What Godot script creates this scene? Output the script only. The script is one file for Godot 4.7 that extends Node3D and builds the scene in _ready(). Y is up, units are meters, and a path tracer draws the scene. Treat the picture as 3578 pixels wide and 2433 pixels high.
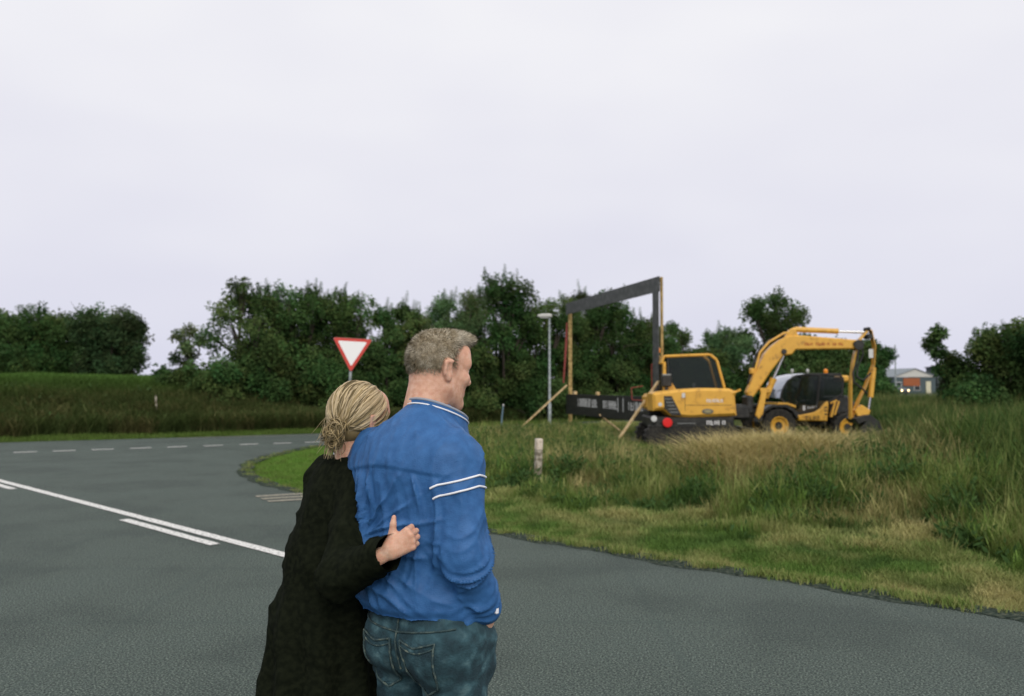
extends Node3D
# A couple seen from behind at a country road junction, two yellow machines in the rough field.
# x right, y up, the camera looks along -z. "d" below is the distance ahead (-z).

const YELLOW := Color(0.7, 0.375, 0.042)
var M := {}
var used := {}
var rng := RandomNumberGenerator.new()
var nz := FastNoiseLite.new()
var fold := FastNoiseLite.new()


func _ready() -> void:
	rng.seed = 4711
	nz.seed = 5; nz.noise_type = FastNoiseLite.TYPE_SIMPLEX_SMOOTH; nz.frequency = 1.0; nz.fractal_octaves = 3
	fold.seed = 9; fold.noise_type = FastNoiseLite.TYPE_SIMPLEX_SMOOTH; fold.frequency = 1.0
	fold.fractal_type = FastNoiseLite.FRACTAL_RIDGED; fold.fractal_octaves = 2
	setup_view()
	make_materials()
	make_ground()
	make_road()
	make_trees()
	make_far_buildings()
	make_grass()
	make_billboard()
	make_excavator()
	make_wheeled_machine()
	make_roadside()
	make_man()
	make_woman()


func setup_view() -> void:
	var cam := Camera3D.new()
	cam.name = "camera"
	cam.fov = 42.0
	cam.position = Vector3(0, 1.62, 0)
	cam.rotation_degrees = Vector3(2.35, 0, 0)
	cam.near = 0.1
	cam.far = 1500.0
	var lens := CameraAttributesPhysical.new()
	lens.frustum_focal_length = 31.26
	lens.frustum_focus_distance = 3.0
	lens.frustum_near = 0.1
	lens.frustum_far = 1500.0
	lens.exposure_aperture = 3.6
	cam.attributes = lens
	add_child(cam)
	var env := Environment.new()
	env.background_mode = Environment.BG_SKY
	env.tonemap_mode = Environment.TONE_MAPPER_LINEAR
	env.tonemap_exposure = 1.0
	env.sdfgi_enabled = true
	env.ssao_enabled = true
	env.ssil_enabled = true
	# flat overcast: pale lavender low down, whiter and brighter towards the zenith, soft cloud mottling
	var w := 768
	var h := 384
	var im := Image.create(w, h, false, Image.FORMAT_RGBF)
	for y in h:
		var el := (0.5 - (y + 0.5) / h) * PI
		var s := maxf(sin(el), 0.0)
		var up := 1.0 - exp(-s * 2.6)
		for x in w:
			var az := (x + 0.5) / w * TAU
			var dir := Vector3(cos(az) * cos(el), sin(el) * 1.8, sin(az) * cos(el))
			var n := nz.get_noise_3dv(dir * 1.5) * 0.6 + nz.get_noise_3dv(dir * Vector3(4.0, 7.0, 4.0) + Vector3(9, 0, 0)) * 0.4
			var g := 1.0 + n * 0.085
			im.set_pixel(x, y, Color((0.695 + 0.25 * up) * g, (0.70 + 0.24 * up) * g, (0.83 + 0.12 * up) * (1.0 + n * 0.045)))
	var pano := PanoramaSkyMaterial.new()
	pano.panorama = ImageTexture.create_from_image(im)
	var sky := Sky.new()
	sky.sky_material = pano
	env.sky = sky
	var we := WorldEnvironment.new()
	we.name = "environment"
	we.environment = env
	add_child(we)
	# the sun stands behind thick cloud, behind the photographer
	var sun := DirectionalLight3D.new()
	sun.name = "sun"
	sun.light_energy = 0.5
	sun.light_angular_distance = 35.0
	sun.light_color = Color(1.0, 0.965, 0.92)
	sun.shadow_enabled = true
	sun.rotation_degrees = Vector3(-34, 14, 0)
	add_child(sun)


# ---------------------------------------------------------------- materials
func lin(r: float, g: float, b: float) -> Color:
	return Color(r, g, b).linear_to_srgb()


func mat(c: Color, rough := 0.8, metal := 0.0) -> StandardMaterial3D:
	var m := StandardMaterial3D.new()
	m.albedo_color = c.linear_to_srgb()
	m.roughness = rough
	m.metallic = metal
	return m


func noise_tex(freq: float, ramp: Array, size := 512, octaves := 4, sd := 1, kind := FastNoiseLite.TYPE_SIMPLEX_SMOOTH) -> ImageTexture:
	# ramp: list of [offset, linear Color]; a tileable noise turned into colours
	var n := FastNoiseLite.new()
	n.seed = sd; n.noise_type = kind; n.frequency = freq; n.fractal_octaves = octaves
	var im := n.get_seamless_image(size, size)
	im.convert(Image.FORMAT_RGB8)
	var gr := Gradient.new()
	gr.offsets = PackedFloat32Array([])
	var offs := PackedFloat32Array()
	var cols := PackedColorArray()
	for r in ramp:
		offs.append(r[0]); cols.append((r[1] as Color).linear_to_srgb())
	gr.offsets = offs; gr.colors = cols
	var lut := PackedByteArray()
	for i in 256:
		var c := gr.sample(i / 255.0)
		lut.append(int(c.r * 255)); lut.append(int(c.g * 255)); lut.append(int(c.b * 255))
	var data := im.get_data()
	for i in size * size:
		var v := data[i * 3] * 3
		data[i * 3] = lut[v]; data[i * 3 + 1] = lut[v + 1]; data[i * 3 + 2] = lut[v + 2]
	return ImageTexture.create_from_image(Image.create_from_data(size, size, false, Image.FORMAT_RGB8, data))


func bump_tex(freq: float, strength: float, size := 512, octaves := 4, sd := 3) -> ImageTexture:
	var n := FastNoiseLite.new()
	n.seed = sd; n.noise_type = FastNoiseLite.TYPE_SIMPLEX_SMOOTH; n.frequency = freq; n.fractal_octaves = octaves
	var im := n.get_seamless_image(size, size)
	im.convert(Image.FORMAT_RGBA8)
	im.bump_map_to_normal_map(strength)
	return ImageTexture.create_from_image(im)


func tri(m: StandardMaterial3D, tex: Texture2D, scale: float, world := true) -> StandardMaterial3D:
	m.albedo_texture = tex
	m.uv1_triplanar = true
	m.uv1_world_triplanar = world
	m.uv1_scale = Vector3.ONE * scale
	return m


func make_materials() -> void:
	var grain := bump_tex(0.08, 3.0, 512, 3, 21)
	var a := tri(mat(Color.WHITE, 0.82), noise_tex(0.11, [[0.22, Color(0.007, 0.012, 0.01)], [0.42, Color(0.031, 0.05, 0.042)], [0.6, Color(0.058, 0.086, 0.072)], [0.76, Color(0.18, 0.22, 0.18)]], 1024, 3, 4), 0.55)
	a.normal_enabled = true; a.normal_texture = grain; a.normal_scale = 1.0
	var patch := noise_tex(0.012, [[0.25, Color(0.7, 0.73, 0.72)], [0.42, Color(0.86, 0.87, 0.86)], [0.5, Color(0.93, 0.93, 0.92)], [0.8, Color(1.0, 1.0, 1.0)]], 512, 5, 8)
	a.detail_enabled = true; a.detail_blend_mode = BaseMaterial3D.BLEND_MODE_MUL; a.detail_albedo = patch; a.detail_uv_layer = BaseMaterial3D.DETAIL_UV_2
	a.uv2_triplanar = true; a.uv2_world_triplanar = true; a.uv2_scale = Vector3.ONE * 0.09
	M.asphalt = a
	M.dirt = tri(mat(Color.WHITE, 0.95), noise_tex(0.06, [[0.25, Color(0.018, 0.026, 0.02)], [0.5, Color(0.042, 0.058, 0.047)], [0.7, Color(0.065, 0.078, 0.06)], [0.85, Color(0.14, 0.14, 0.1)]], 512, 5, 6), 0.6)
	M.dirt.metallic_specular = 0.1
	M.soil = tri(mat(Color.WHITE, 0.95), noise_tex(0.03, [[0.25, Color(0.03, 0.035, 0.012)], [0.5, Color(0.05, 0.07, 0.02)], [0.75, Color(0.11, 0.105, 0.045)]], 512, 4, 7), 0.25)
	M.paint = tri(mat(Color.WHITE, 0.7), noise_tex(0.05, [[0.2, Color(0.2, 0.21, 0.2)], [0.36, Color(0.62, 0.62, 0.59)], [0.7, Color(0.8, 0.79, 0.76)]], 512, 4, 11), 0.9)
	M.worn_paint = tri(mat(Color.WHITE, 0.8), noise_tex(0.05, [[0.3, Color(0.1, 0.115, 0.1)], [0.5, Color(0.27, 0.25, 0.19)], [0.75, Color(0.45, 0.4, 0.3)]], 512, 4, 12), 0.9)
	var g := mat(Color.WHITE, 0.75)
	g.vertex_color_use_as_albedo = true
	g.backlight_enabled = true; g.backlight = Color(0.45, 0.45, 0.4)
	g.cull_mode = BaseMaterial3D.CULL_DISABLED
	g.metallic_specular = 0.2
	M.leaf = g
	var gr := mat(Color.WHITE, 0.8)
	gr.vertex_color_use_as_albedo = true
	gr.cull_mode = BaseMaterial3D.CULL_DISABLED
	gr.backlight_enabled = true; gr.backlight = Color(0.6, 0.6, 0.5)
	gr.metallic_specular = 0.2
	M.grass = gr
	M.bark = tri(mat(Color.WHITE, 0.9), noise_tex(0.05, [[0.3, Color(0.035, 0.028, 0.02)], [0.7, Color(0.11, 0.095, 0.075)]], 256, 3, 14), 0.8)
	M.yellow = tri(mat(Color.WHITE, 0.42), noise_tex(0.02, [[0.12, Color(0.45, 0.23, 0.03)], [0.34, YELLOW], [0.8, Color(0.74, 0.41, 0.05)]], 512, 5, 15), 0.4, false)
	M.yellow.clearcoat_enabled = true; M.yellow.clearcoat = 0.3; M.yellow.clearcoat_roughness = 0.35
	M.black = tri(mat(Color.WHITE, 0.55), noise_tex(0.03, [[0.3, Color(0.008, 0.009, 0.008)], [0.75, Color(0.028, 0.028, 0.025)]], 256, 4, 16), 0.7, false)
	M.rubber = tri(mat(Color.WHITE, 0.85), noise_tex(0.04, [[0.3, Color(0.011, 0.011, 0.01)], [0.7, Color(0.035, 0.032, 0.026)]], 256, 4, 17), 0.8, false)
	M.steel = mat(Color(0.62, 0.63, 0.64), 0.25, 1.0)
	M.grey = mat(Color(0.3, 0.32, 0.32), 0.6, 0.3)
	M.galv = tri(mat(Color.WHITE, 0.5, 0.4), noise_tex(0.03, [[0.3, Color(0.24, 0.28, 0.28)], [0.7, Color(0.42, 0.46, 0.46)]], 256, 4, 18), 0.8, false)
	var gl := mat(Color(0.012, 0.02, 0.018), 0.04)
	gl.transparency = BaseMaterial3D.TRANSPARENCY_ALPHA
	gl.albedo_color.a = 0.4
	gl.metallic_specular = 0.3
	M.glass = gl
	M.dark_glass = mat(Color(0.006, 0.009, 0.01), 0.06)
	M.dark_glass.metallic_specular = 0.9
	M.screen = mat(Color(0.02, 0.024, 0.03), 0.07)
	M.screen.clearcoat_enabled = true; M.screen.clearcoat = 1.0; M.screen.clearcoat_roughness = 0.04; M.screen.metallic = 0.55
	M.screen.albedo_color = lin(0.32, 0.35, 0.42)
	M.wood = tri(mat(Color.WHITE, 0.8), noise_tex(0.02, [[0.25, Color(0.42, 0.29, 0.13)], [0.55, Color(0.62, 0.46, 0.24)], [0.8, Color(0.72, 0.57, 0.34)]], 256, 4, 19), 0.5, false)
	M.wood.uv1_scale = Vector3.ONE * 1.1
	M.post_wood = tri(mat(Color.WHITE, 0.8), noise_tex(0.02, [[0.25, Color(0.25, 0.17, 0.06)], [0.55, Color(0.4, 0.28, 0.1)], [0.8, Color(0.5, 0.36, 0.16)]], 256, 4, 62), 1.1, false)
	M.black_board = tri(mat(Color.WHITE, 0.6), noise_tex(0.03, [[0.3, Color(0.045, 0.05, 0.047)], [0.8, Color(0.095, 0.1, 0.095)]], 256, 4, 20), 0.5, false)
	M.white = mat(Color(0.8, 0.8, 0.8), 0.6)
	M.white_mark = mat(Color(0.6, 0.61, 0.6), 0.7)
	M.red = mat(Color(0.62, 0.05, 0.035), 0.5)
	M.red_lens = mat(Color(0.75, 0.03, 0.03), 0.2)
	M.orange = mat(Color(0.85, 0.28, 0.02), 0.25)
	M.red_print = mat(Color(0.4, 0.1, 0.02), 0.6)
	M.strap = mat(Color(0.25, 0.05, 0.04), 0.8)
	# cloth
	var weave := bump_tex(0.35, 2.0, 256, 2, 31)
	M.jacket = tri(mat(Color.WHITE, 0.55), noise_tex(0.02, [[0.2, Color(0.027, 0.1, 0.265)], [0.5, Color(0.034, 0.124, 0.315)], [0.8, Color(0.044, 0.15, 0.37)]], 512, 6, 32), 2.4, false)
	M.jacket.normal_enabled = true; M.jacket.normal_texture = weave; M.jacket.normal_scale = 0.35
	M.jacket.metallic_specular = 0.35
	M.jacket_in = mat(Color(0.3, 0.33, 0.38), 0.9)
	M.piping = mat(Color(0.85, 0.86, 0.9), 0.5)
	var den := noise_tex(0.018, [[0.3, Color(0.011, 0.034, 0.044)], [0.52, Color(0.021, 0.062, 0.078)], [0.68, Color(0.042, 0.105, 0.128)], [0.85, Color(0.1, 0.19, 0.21)]], 512, 5, 33)
	M.denim = tri(mat(Color.WHITE, 0.9), den, 1.6, false)
	M.denim.normal_enabled = true; M.denim.normal_texture = weave; M.denim.normal_scale = 0.5
	M.stitch = tri(mat(Color.WHITE, 0.9), noise_tex(0.05, [[0.3, Color(0.02, 0.045, 0.052)], [0.6, Color(0.05, 0.085, 0.085)], [0.85, Color(0.17, 0.2, 0.16)]], 256, 3, 37), 3.0, false)
	M.coat = tri(mat(Color.WHITE, 0.95), noise_tex(0.05, [[0.3, Color(0.006, 0.008, 0.0045)], [0.7, Color(0.013, 0.016, 0.009)]], 256, 4, 34), 3.0, false)
	M.coat.metallic_specular = 0.15
	M.collar = mat(Color(0.75, 0.76, 0.8), 0.8)
	M.shoe = mat(Color(0.03, 0.025, 0.02), 0.5)
	var sk := tri(mat(Color.WHITE, 0.5), noise_tex(0.015, [[0.22, Color(0.6, 0.31, 0.21)], [0.45, Color(0.66, 0.37, 0.25)], [0.58, Color(0.7, 0.415, 0.29)], [0.8, Color(0.73, 0.46, 0.34)]], 512, 6, 35), 5.0, false)
	sk.normal_enabled = true; sk.normal_texture = bump_tex(0.2, 2.5, 256, 3, 61); sk.normal_scale = 0.5
	sk.subsurf_scatter_enabled = true; sk.subsurf_scatter_strength = 0.15
	M.skin = sk
	var hs := mat(Color.WHITE, 0.55)
	hs.vertex_color_use_as_albedo = true
	hs.cull_mode = BaseMaterial3D.CULL_DISABLED
	M.hair = hs
	M.scalp_hair = tri(mat(Color.WHITE, 0.8), noise_tex(0.03, [[0.3, Color(0.27, 0.225, 0.145)], [0.6, Color(0.39, 0.33, 0.235)], [0.8, Color(0.52, 0.46, 0.36)]], 256, 4, 36), 6.0, false)
	M.eye = mat(Color(0.7, 0.68, 0.65), 0.15)
	M.iris = mat(Color(0.05, 0.09, 0.12), 0.1)


# ---------------------------------------------------------------- nodes
func numbered(n: String) -> String:
	var k: int = used.get(n, 0)
	used[n] = k + 1
	return n if k == 0 else "%s_%03d" % [n, k]


func thing(called: String, label: String, category: String, at := Vector3.ZERO, group := "") -> Node3D:
	var o := Node3D.new()
	o.name = numbered(called)
	o.position = at
	add_child(o)
	tag(o, label, category, group)
	return o


func tag(o: Node, label: String, category: String, group := "", kind := "") -> void:
	o.set_meta("label", label)
	o.set_meta("category", category)
	if group != "": o.set_meta("group", group)
	if kind != "": o.set_meta("kind", kind)


func part(called: String, mesh: Mesh, m: Material, parent: Node) -> MeshInstance3D:
	var o := MeshInstance3D.new()
	o.name = numbered(called) if parent == self else called
	o.mesh = mesh
	o.material_override = m
	parent.add_child(o, true)
	return o


func structure(called: String, mesh: Mesh, m: Material, label: String, category: String) -> MeshInstance3D:
	var o := part(called, mesh, m, self)
	tag(o, label, category, "", "structure")
	return o


func multi(called: String, mesh: Mesh, m: Material, buf: PackedFloat32Array, parent: Node) -> MultiMeshInstance3D:
	var mm := MultiMesh.new()
	mm.transform_format = MultiMesh.TRANSFORM_3D
	mm.use_colors = true
	mm.mesh = mesh
	mm.instance_count = buf.size() / 16
	mm.buffer = buf
	var o := MultiMeshInstance3D.new()
	o.name = numbered(called) if parent == self else called
	o.multimesh = mm
	o.material_override = m
	parent.add_child(o, true)
	return o


func put(buf: PackedFloat32Array, b: Basis, p: Vector3, c: Color) -> void:
	buf.append_array(PackedFloat32Array([b.x.x, b.y.x, b.z.x, p.x, b.x.y, b.y.y, b.z.y, p.y, b.x.z, b.y.z, b.z.z, p.z, c.r, c.g, c.b, 1.0]))


# ---------------------------------------------------------------- shapes
class Shape:
	var st := SurfaceTool.new()
	var grp := 1
	func _init() -> void:
		st.begin(Mesh.PRIMITIVE_TRIANGLES)
	func t3(a: Vector3, b: Vector3, c: Vector3, out: Vector3, sm: int = -1) -> void:
		st.set_smooth_group(sm)
		if (c - a).cross(b - a).dot(out) < 0.0:
			var t := b
			b = c
			c = t
		st.add_vertex(a); st.add_vertex(b); st.add_vertex(c)
	func q4(a: Vector3, b: Vector3, c: Vector3, d: Vector3, out: Vector3, sm: int = -1) -> void:
		t3(a, b, c, out, sm); t3(a, c, d, out, sm)
	# a box with chamfered edges
	func box(at: Transform3D, s: Vector3, bevel := 0.01) -> Shape:
		var h := s * 0.5
		var e := minf(bevel, minf(h.x, minf(h.y, h.z)) * 0.6)
		var i := h - Vector3.ONE * e
		for ax in 3:
			var u := (ax + 1) % 3
			var v := (ax + 2) % 3
			for sg in [-1.0, 1.0]:
				var n := Vector3.ZERO; n[ax] = sg
				var p: Array[Vector3] = []
				for k in [[-1, -1], [1, -1], [1, 1], [-1, 1]]:
					var w := Vector3.ZERO
					w[ax] = sg * h[ax]; w[u] = k[0] * i[u]; w[v] = k[1] * i[v]
					p.append(at * w)
				q4(p[0], p[1], p[2], p[3], at.basis * n)
			for s1 in [-1.0, 1.0]:
				for s2 in [-1.0, 1.0]:
					var p2: Array[Vector3] = []
					for k in [[0, -1], [0, 1], [1, 1], [1, -1]]:
						var w := Vector3.ZERO
						w[ax] = k[1] * i[ax]
						w[u] = s1 * (h[u] if k[0] == 0 else i[u])
						w[v] = s2 * (i[v] if k[0] == 0 else h[v])
						p2.append(at * w)
					var n2 := Vector3.ZERO; n2[u] = s1; n2[v] = s2
					q4(p2[0], p2[1], p2[2], p2[3], at.basis * n2)
		for sx in [-1.0, 1.0]:
			for sy in [-1.0, 1.0]:
				for sz in [-1.0, 1.0]:
					t3(at * Vector3(sx * h.x, sy * i.y, sz * i.z), at * Vector3(sx * i.x, sy * h.y, sz * i.z), at * Vector3(sx * i.x, sy * i.y, sz * h.z), at.basis * Vector3(sx, sy, sz))
		return self
	func slab(c: Vector3, s: Vector3, bevel := 0.01) -> Shape:
		return box(Transform3D(Basis(), c), s, bevel)
	# a square bar from a to b
	func bar(a: Vector3, b: Vector3, w: float, h: float, bevel := 0.005, up := Vector3.UP) -> Shape:
		var y := (b - a).normalized()
		var x := up.cross(y)
		if x.length() < 0.05: x = Vector3.RIGHT.cross(y)
		x = x.normalized()
		return box(Transform3D(Basis(x, y, x.cross(y)), (a + b) * 0.5), Vector3(w, a.distance_to(b), h), bevel)
	# a round tube through points with radii
	func tube(pts: Array, rad: Array, sides := 8, caps := true) -> Shape:
		grp += 1
		var n := pts.size()
		var rings := []
		var x := Vector3.ZERO
		for k in n:
			var y: Vector3 = ((pts[mini(k + 1, n - 1)] as Vector3) - (pts[maxi(k - 1, 0)] as Vector3)).normalized()
			if k == 0:
				x = Vector3.UP.cross(y)
				if x.length() < 0.1: x = Vector3.RIGHT.cross(y)
			x = (x - y * x.dot(y)).normalized()
			var z := x.cross(y)
			var ring := []
			for s in sides:
				var a := TAU * s / sides
				ring.append((pts[k] as Vector3) + (x * cos(a) + z * sin(a)) * float(rad[mini(k, rad.size() - 1)]))
			rings.append(ring)
		for k in n - 1:
			for s in sides:
				var s2 := (s + 1) % sides
				var out: Vector3 = (rings[k][s] as Vector3) + (rings[k][s2] as Vector3) + (rings[k + 1][s] as Vector3) + (rings[k + 1][s2] as Vector3) - ((pts[k] as Vector3) + (pts[k + 1] as Vector3)) * 2.0
				q4(rings[k][s], rings[k][s2], rings[k + 1][s2], rings[k + 1][s], out, grp)
		if caps:
			for e in [0, n - 1]:
				var dir: Vector3 = (pts[0] - pts[1]) if e == 0 else (pts[n - 1] - pts[n - 2])
				for s in range(1, sides - 1):
					t3(rings[e][0], rings[e][s], rings[e][s + 1], dir)
		return self
	# a lathe: profile of (radius, height) turned round the local y axis
	func lathe(at: Transform3D, prof: Array, sides := 24) -> Shape:
		grp += 1
		for k in prof.size() - 1:
			var p: Vector2 = prof[k]
			var q: Vector2 = prof[k + 1]
			var nrm := Vector2(q.y - p.y, -(q.x - p.x))
			for s in sides:
				var a := TAU * s / sides
				var b := TAU * (s + 1) / sides
				var u := Vector3(cos(a), 0, sin(a))
				var v := Vector3(cos(b), 0, sin(b))
				var m := (u + v).normalized()
				q4(at * (u * p.x + Vector3.UP * p.y), at * (v * p.x + Vector3.UP * p.y), at * (v * q.x + Vector3.UP * q.y), at * (u * q.x + Vector3.UP * q.y), at.basis * (m * nrm.x + Vector3.UP * nrm.y), grp * 100 + k)
		return self
	# a polygon in the local xy plane, given depth along z with chamfered rims
	func prism(at: Transform3D, poly: PackedVector2Array, z0: float, z1: float, bevel := 0.012) -> Shape:
		var area := 0.0
		for k in poly.size():
			area += poly[k].cross(poly[(k + 1) % poly.size()])
		if area < 0.0:
			poly.reverse()
		var top := PackedVector2Array()
		for k in poly.size():
			var e1 := (poly[k] - poly[(k + poly.size() - 1) % poly.size()]).normalized()
			var e2 := (poly[(k + 1) % poly.size()] - poly[k]).normalized()
			var n1 := Vector2(e1.y, -e1.x)
			var n2 := Vector2(e2.y, -e2.x)
			top.append(poly[k] - (n1 + n2) / maxf(1.0 + n1.dot(n2), 0.35) * bevel)
		var n := poly.size()
		for e in [[z0, bevel, -1.0], [z1, -bevel, 1.0]]:
			var idx := Geometry2D.triangulate_polygon(top)
			for k in range(0, idx.size(), 3):
				t3(at * Vector3(top[idx[k]].x, top[idx[k]].y, e[0]), at * Vector3(top[idx[k + 1]].x, top[idx[k + 1]].y, e[0]), at * Vector3(top[idx[k + 2]].x, top[idx[k + 2]].y, e[0]), at.basis * Vector3(0, 0, e[2]))
			if bevel > 0.0:
				for k in n:
					var k2 := (k + 1) % n
					var dirn := poly[k2] - poly[k]
					var out := Vector3(dirn.y, -dirn.x, 0).normalized()
					q4(at * Vector3(poly[k].x, poly[k].y, e[0] + e[1]), at * Vector3(poly[k2].x, poly[k2].y, e[0] + e[1]), at * Vector3(top[k2].x, top[k2].y, e[0]), at * Vector3(top[k].x, top[k].y, e[0]), at.basis * (out + Vector3(0, 0, e[2])))
		for k in n:
			var k2 := (k + 1) % n
			var edge := poly[k2] - poly[k]
			q4(at * Vector3(poly[k].x, poly[k].y, z0 + bevel), at * Vector3(poly[k2].x, poly[k2].y, z0 + bevel), at * Vector3(poly[k2].x, poly[k2].y, z1 - bevel), at * Vector3(poly[k].x, poly[k].y, z1 - bevel), at.basis * Vector3(edge.y, -edge.x, 0))
		return self
	func done() -> ArrayMesh:
		st.generate_normals()
		return st.commit()


func sh() -> Shape:
	return Shape.new()


func tf(p: Vector3, rot := Vector3.ZERO) -> Transform3D:
	return Transform3D(Basis.from_euler(rot), p)


func v2(list: Array) -> PackedVector2Array:
	var out := PackedVector2Array()
	for k in range(0, list.size(), 2): out.append(Vector2(list[k], list[k + 1]))
	return out


# a flat sheet from a polygon of (x, d) at height y
func sheet(poly: PackedVector2Array, y: float) -> ArrayMesh:
	var s := sh()
	var idx := Geometry2D.triangulate_polygon(poly)
	for k in range(0, idx.size(), 3):
		s.t3(Vector3(poly[idx[k]].x, y, -poly[idx[k]].y), Vector3(poly[idx[k + 1]].x, y, -poly[idx[k + 1]].y), Vector3(poly[idx[k + 2]].x, y, -poly[idx[k + 2]].y), Vector3.UP)
	return s.done()


# ---------------------------------------------------------------- bodies: a distance field meshed as surface nets
class Field:
	var o: Vector3
	var c: float
	var nx: int
	var ny: int
	var nzz: int
	var f := PackedFloat32Array()
	func _init(lo: Vector3, hi: Vector3, cell: float) -> void:
		o = lo; c = cell
		nx = int((hi.x - lo.x) / cell) + 2
		ny = int((hi.y - lo.y) / cell) + 2
		nzz = int((hi.z - lo.z) / cell) + 2
		f.resize(nx * ny * nzz)
		f.fill(10.0)
	# tapered capsule a-b; sq squeezes space round a; how: 0 join, 1 cut away
	func cone(a: Vector3, b: Vector3, ra: float, rb: float, k := 0.02, sq := Vector3.ONE, how := 0) -> Field:
		var m := maxf(ra, rb)
		var pad := Vector3(m / sq.x, m / sq.y, m / sq.z) + Vector3.ONE * (k + 3.0 * c)
		var lo := (a.min(b) - pad - o) / c
		var hi := (a.max(b) + pad - o) / c
		var x0 := maxi(0, int(lo.x)); var x1 := mini(nx - 1, int(hi.x) + 1)
		var y0 := maxi(0, int(lo.y)); var y1 := mini(ny - 1, int(hi.y) + 1)
		var z0 := maxi(0, int(lo.z)); var z1 := mini(nzz - 1, int(hi.z) + 1)
		var ba := (b - a) * sq
		var inv := 1.0 / maxf(ba.length_squared(), 1e-9)
		var dr := rb - ra
		for z in range(z0, z1 + 1):
			for y in range(y0, y1 + 1):
				var i := (z * ny + y) * nx + x0
				var p := (Vector3(o.x + x0 * c, o.y + y * c, o.z + z * c) - a) * sq
				var step := c * sq.x
				for x in range(x0, x1 + 1):
					var h := clampf(p.dot(ba) * inv, 0.0, 1.0)
					var d := (p - ba * h).length() - ra - dr * h
					var e := f[i]
					if how == 0:
						if d < e + k:
							var w := maxf(k - absf(d - e), 0.0) / k
							f[i] = minf(d, e) - w * w * k * 0.25
					else:
						d = -d
						if d > e - k:
							var w := maxf(k - absf(d - e), 0.0) / k
							f[i] = maxf(d, e) + w * w * k * 0.25
					i += 1
					p.x += step
		return self
	func ball(a: Vector3, r: Vector3, k := 0.02, how := 0) -> Field:
		var m := minf(r.x, minf(r.y, r.z))
		return cone(a, a, m, m, k, Vector3(m / r.x, m / r.y, m / r.z), how)
	# keep only the side of a plane that its normal points away from
	func cut(p0: Vector3, n: Vector3) -> Field:
		n = n.normalized()
		var i := 0
		for z in nzz:
			for y in ny:
				var d := (Vector3(o.x, o.y + y * c, o.z + z * c) - p0).dot(n)
				for x in nx:
					f[i] = maxf(f[i], d + x * c * n.x)
					i += 1
		return self
	func at(p: Vector3) -> float:
		var q := (p - o) / c
		var x := clampi(int(q.x), 0, nx - 2)
		var y := clampi(int(q.y), 0, ny - 2)
		var z := clampi(int(q.z), 0, nzz - 2)
		var t := q - Vector3(x, y, z)
		var i := (z * ny + y) * nx + x
		var s := nx * ny
		return lerpf(lerpf(lerpf(f[i], f[i + 1], t.x), lerpf(f[i + nx], f[i + nx + 1], t.x), t.y), lerpf(lerpf(f[i + s], f[i + s + 1], t.x), lerpf(f[i + s + nx], f[i + s + nx + 1], t.x), t.y), t.z)
	func grad(p: Vector3) -> Vector3:
		return Vector3(at(p + Vector3(c, 0, 0)) - at(p - Vector3(c, 0, 0)), at(p + Vector3(0, c, 0)) - at(p - Vector3(0, c, 0)), at(p + Vector3(0, 0, c)) - at(p - Vector3(0, 0, c))).normalized()
	# first crossing from the inside outwards, or from outside inwards
	func hit(p: Vector3, dir: Vector3, reach := 0.6) -> Vector3:
		dir = dir.normalized()
		var s0 := at(p)
		var st := c * 0.5
		var t := 0.0
		var last := s0
		while t < reach:
			t += st
			var v := at(p + dir * t)
			if (v < 0.0) != (s0 < 0.0):
				return p + dir * (t - st * absf(v) / maxf(absf(v) + absf(last), 1e-9))
			last = v
		return p
	func net() -> Dictionary:
		var vi := PackedInt32Array()
		vi.resize(f.size()); vi.fill(-1)
		var vs := PackedVector3Array()
		var cells := PackedInt32Array()
		var s := nx * ny
		var far := c * 5.0
		var off: Array[int] = [0, 1, nx, nx + 1, s, s + 1, s + nx, s + nx + 1]
		var cor: Array[Vector3] = [Vector3(0, 0, 0), Vector3(1, 0, 0), Vector3(0, 1, 0), Vector3(1, 1, 0), Vector3(0, 0, 1), Vector3(1, 0, 1), Vector3(0, 1, 1), Vector3(1, 1, 1)]
		var edges: Array[int] = [0, 1, 2, 3, 4, 5, 6, 7, 0, 2, 1, 3, 4, 6, 5, 7, 0, 4, 1, 5, 2, 6, 3, 7]
		for z in nzz - 1:
			for y in ny - 1:
				var i := (z * ny + y) * nx
				for x in nx - 1:
					var f0 := f[i]
					if f0 > far or f0 < -far:
						i += 1
						continue
					var neg := 0
					for k in 8:
						if f[i + off[k]] < 0.0: neg += 1
					if neg == 0 or neg == 8:
						i += 1
						continue
					var sum := Vector3.ZERO
					var cnt := 0
					for e in range(0, 24, 2):
						var a := f[i + off[edges[e]]]
						var b := f[i + off[edges[e + 1]]]
						if (a < 0.0) != (b < 0.0):
							sum += cor[edges[e]].lerp(cor[edges[e + 1]], a / (a - b))
							cnt += 1
					vi[i] = vs.size()
					cells.append(i)
					vs.append(o + (Vector3(x, y, z) + sum / cnt) * c)
					i += 1
		var ix := PackedInt32Array()
		for i in cells:
			var a := f[i] < 0.0
			for ax in 3:
				var d1: int = [nx, s, 1][ax]
				var d2: int = [s, 1, nx][ax]
				var d0: int = [1, nx, s][ax]
				if i + d0 >= f.size() or i - d1 - d2 < 0: continue
				if a == (f[i + d0] < 0.0): continue
				var B := vi[i - d1]; var C := vi[i - d1 - d2]; var D := vi[i - d2]; var A := vi[i]
				if B < 0 or C < 0 or D < 0: continue
				if a:
					ix.append_array(PackedInt32Array([A, C, B, A, D, C]))
				else:
					ix.append_array(PackedInt32Array([A, B, C, A, C, D]))
		return {"v": vs, "i": ix}


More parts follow.
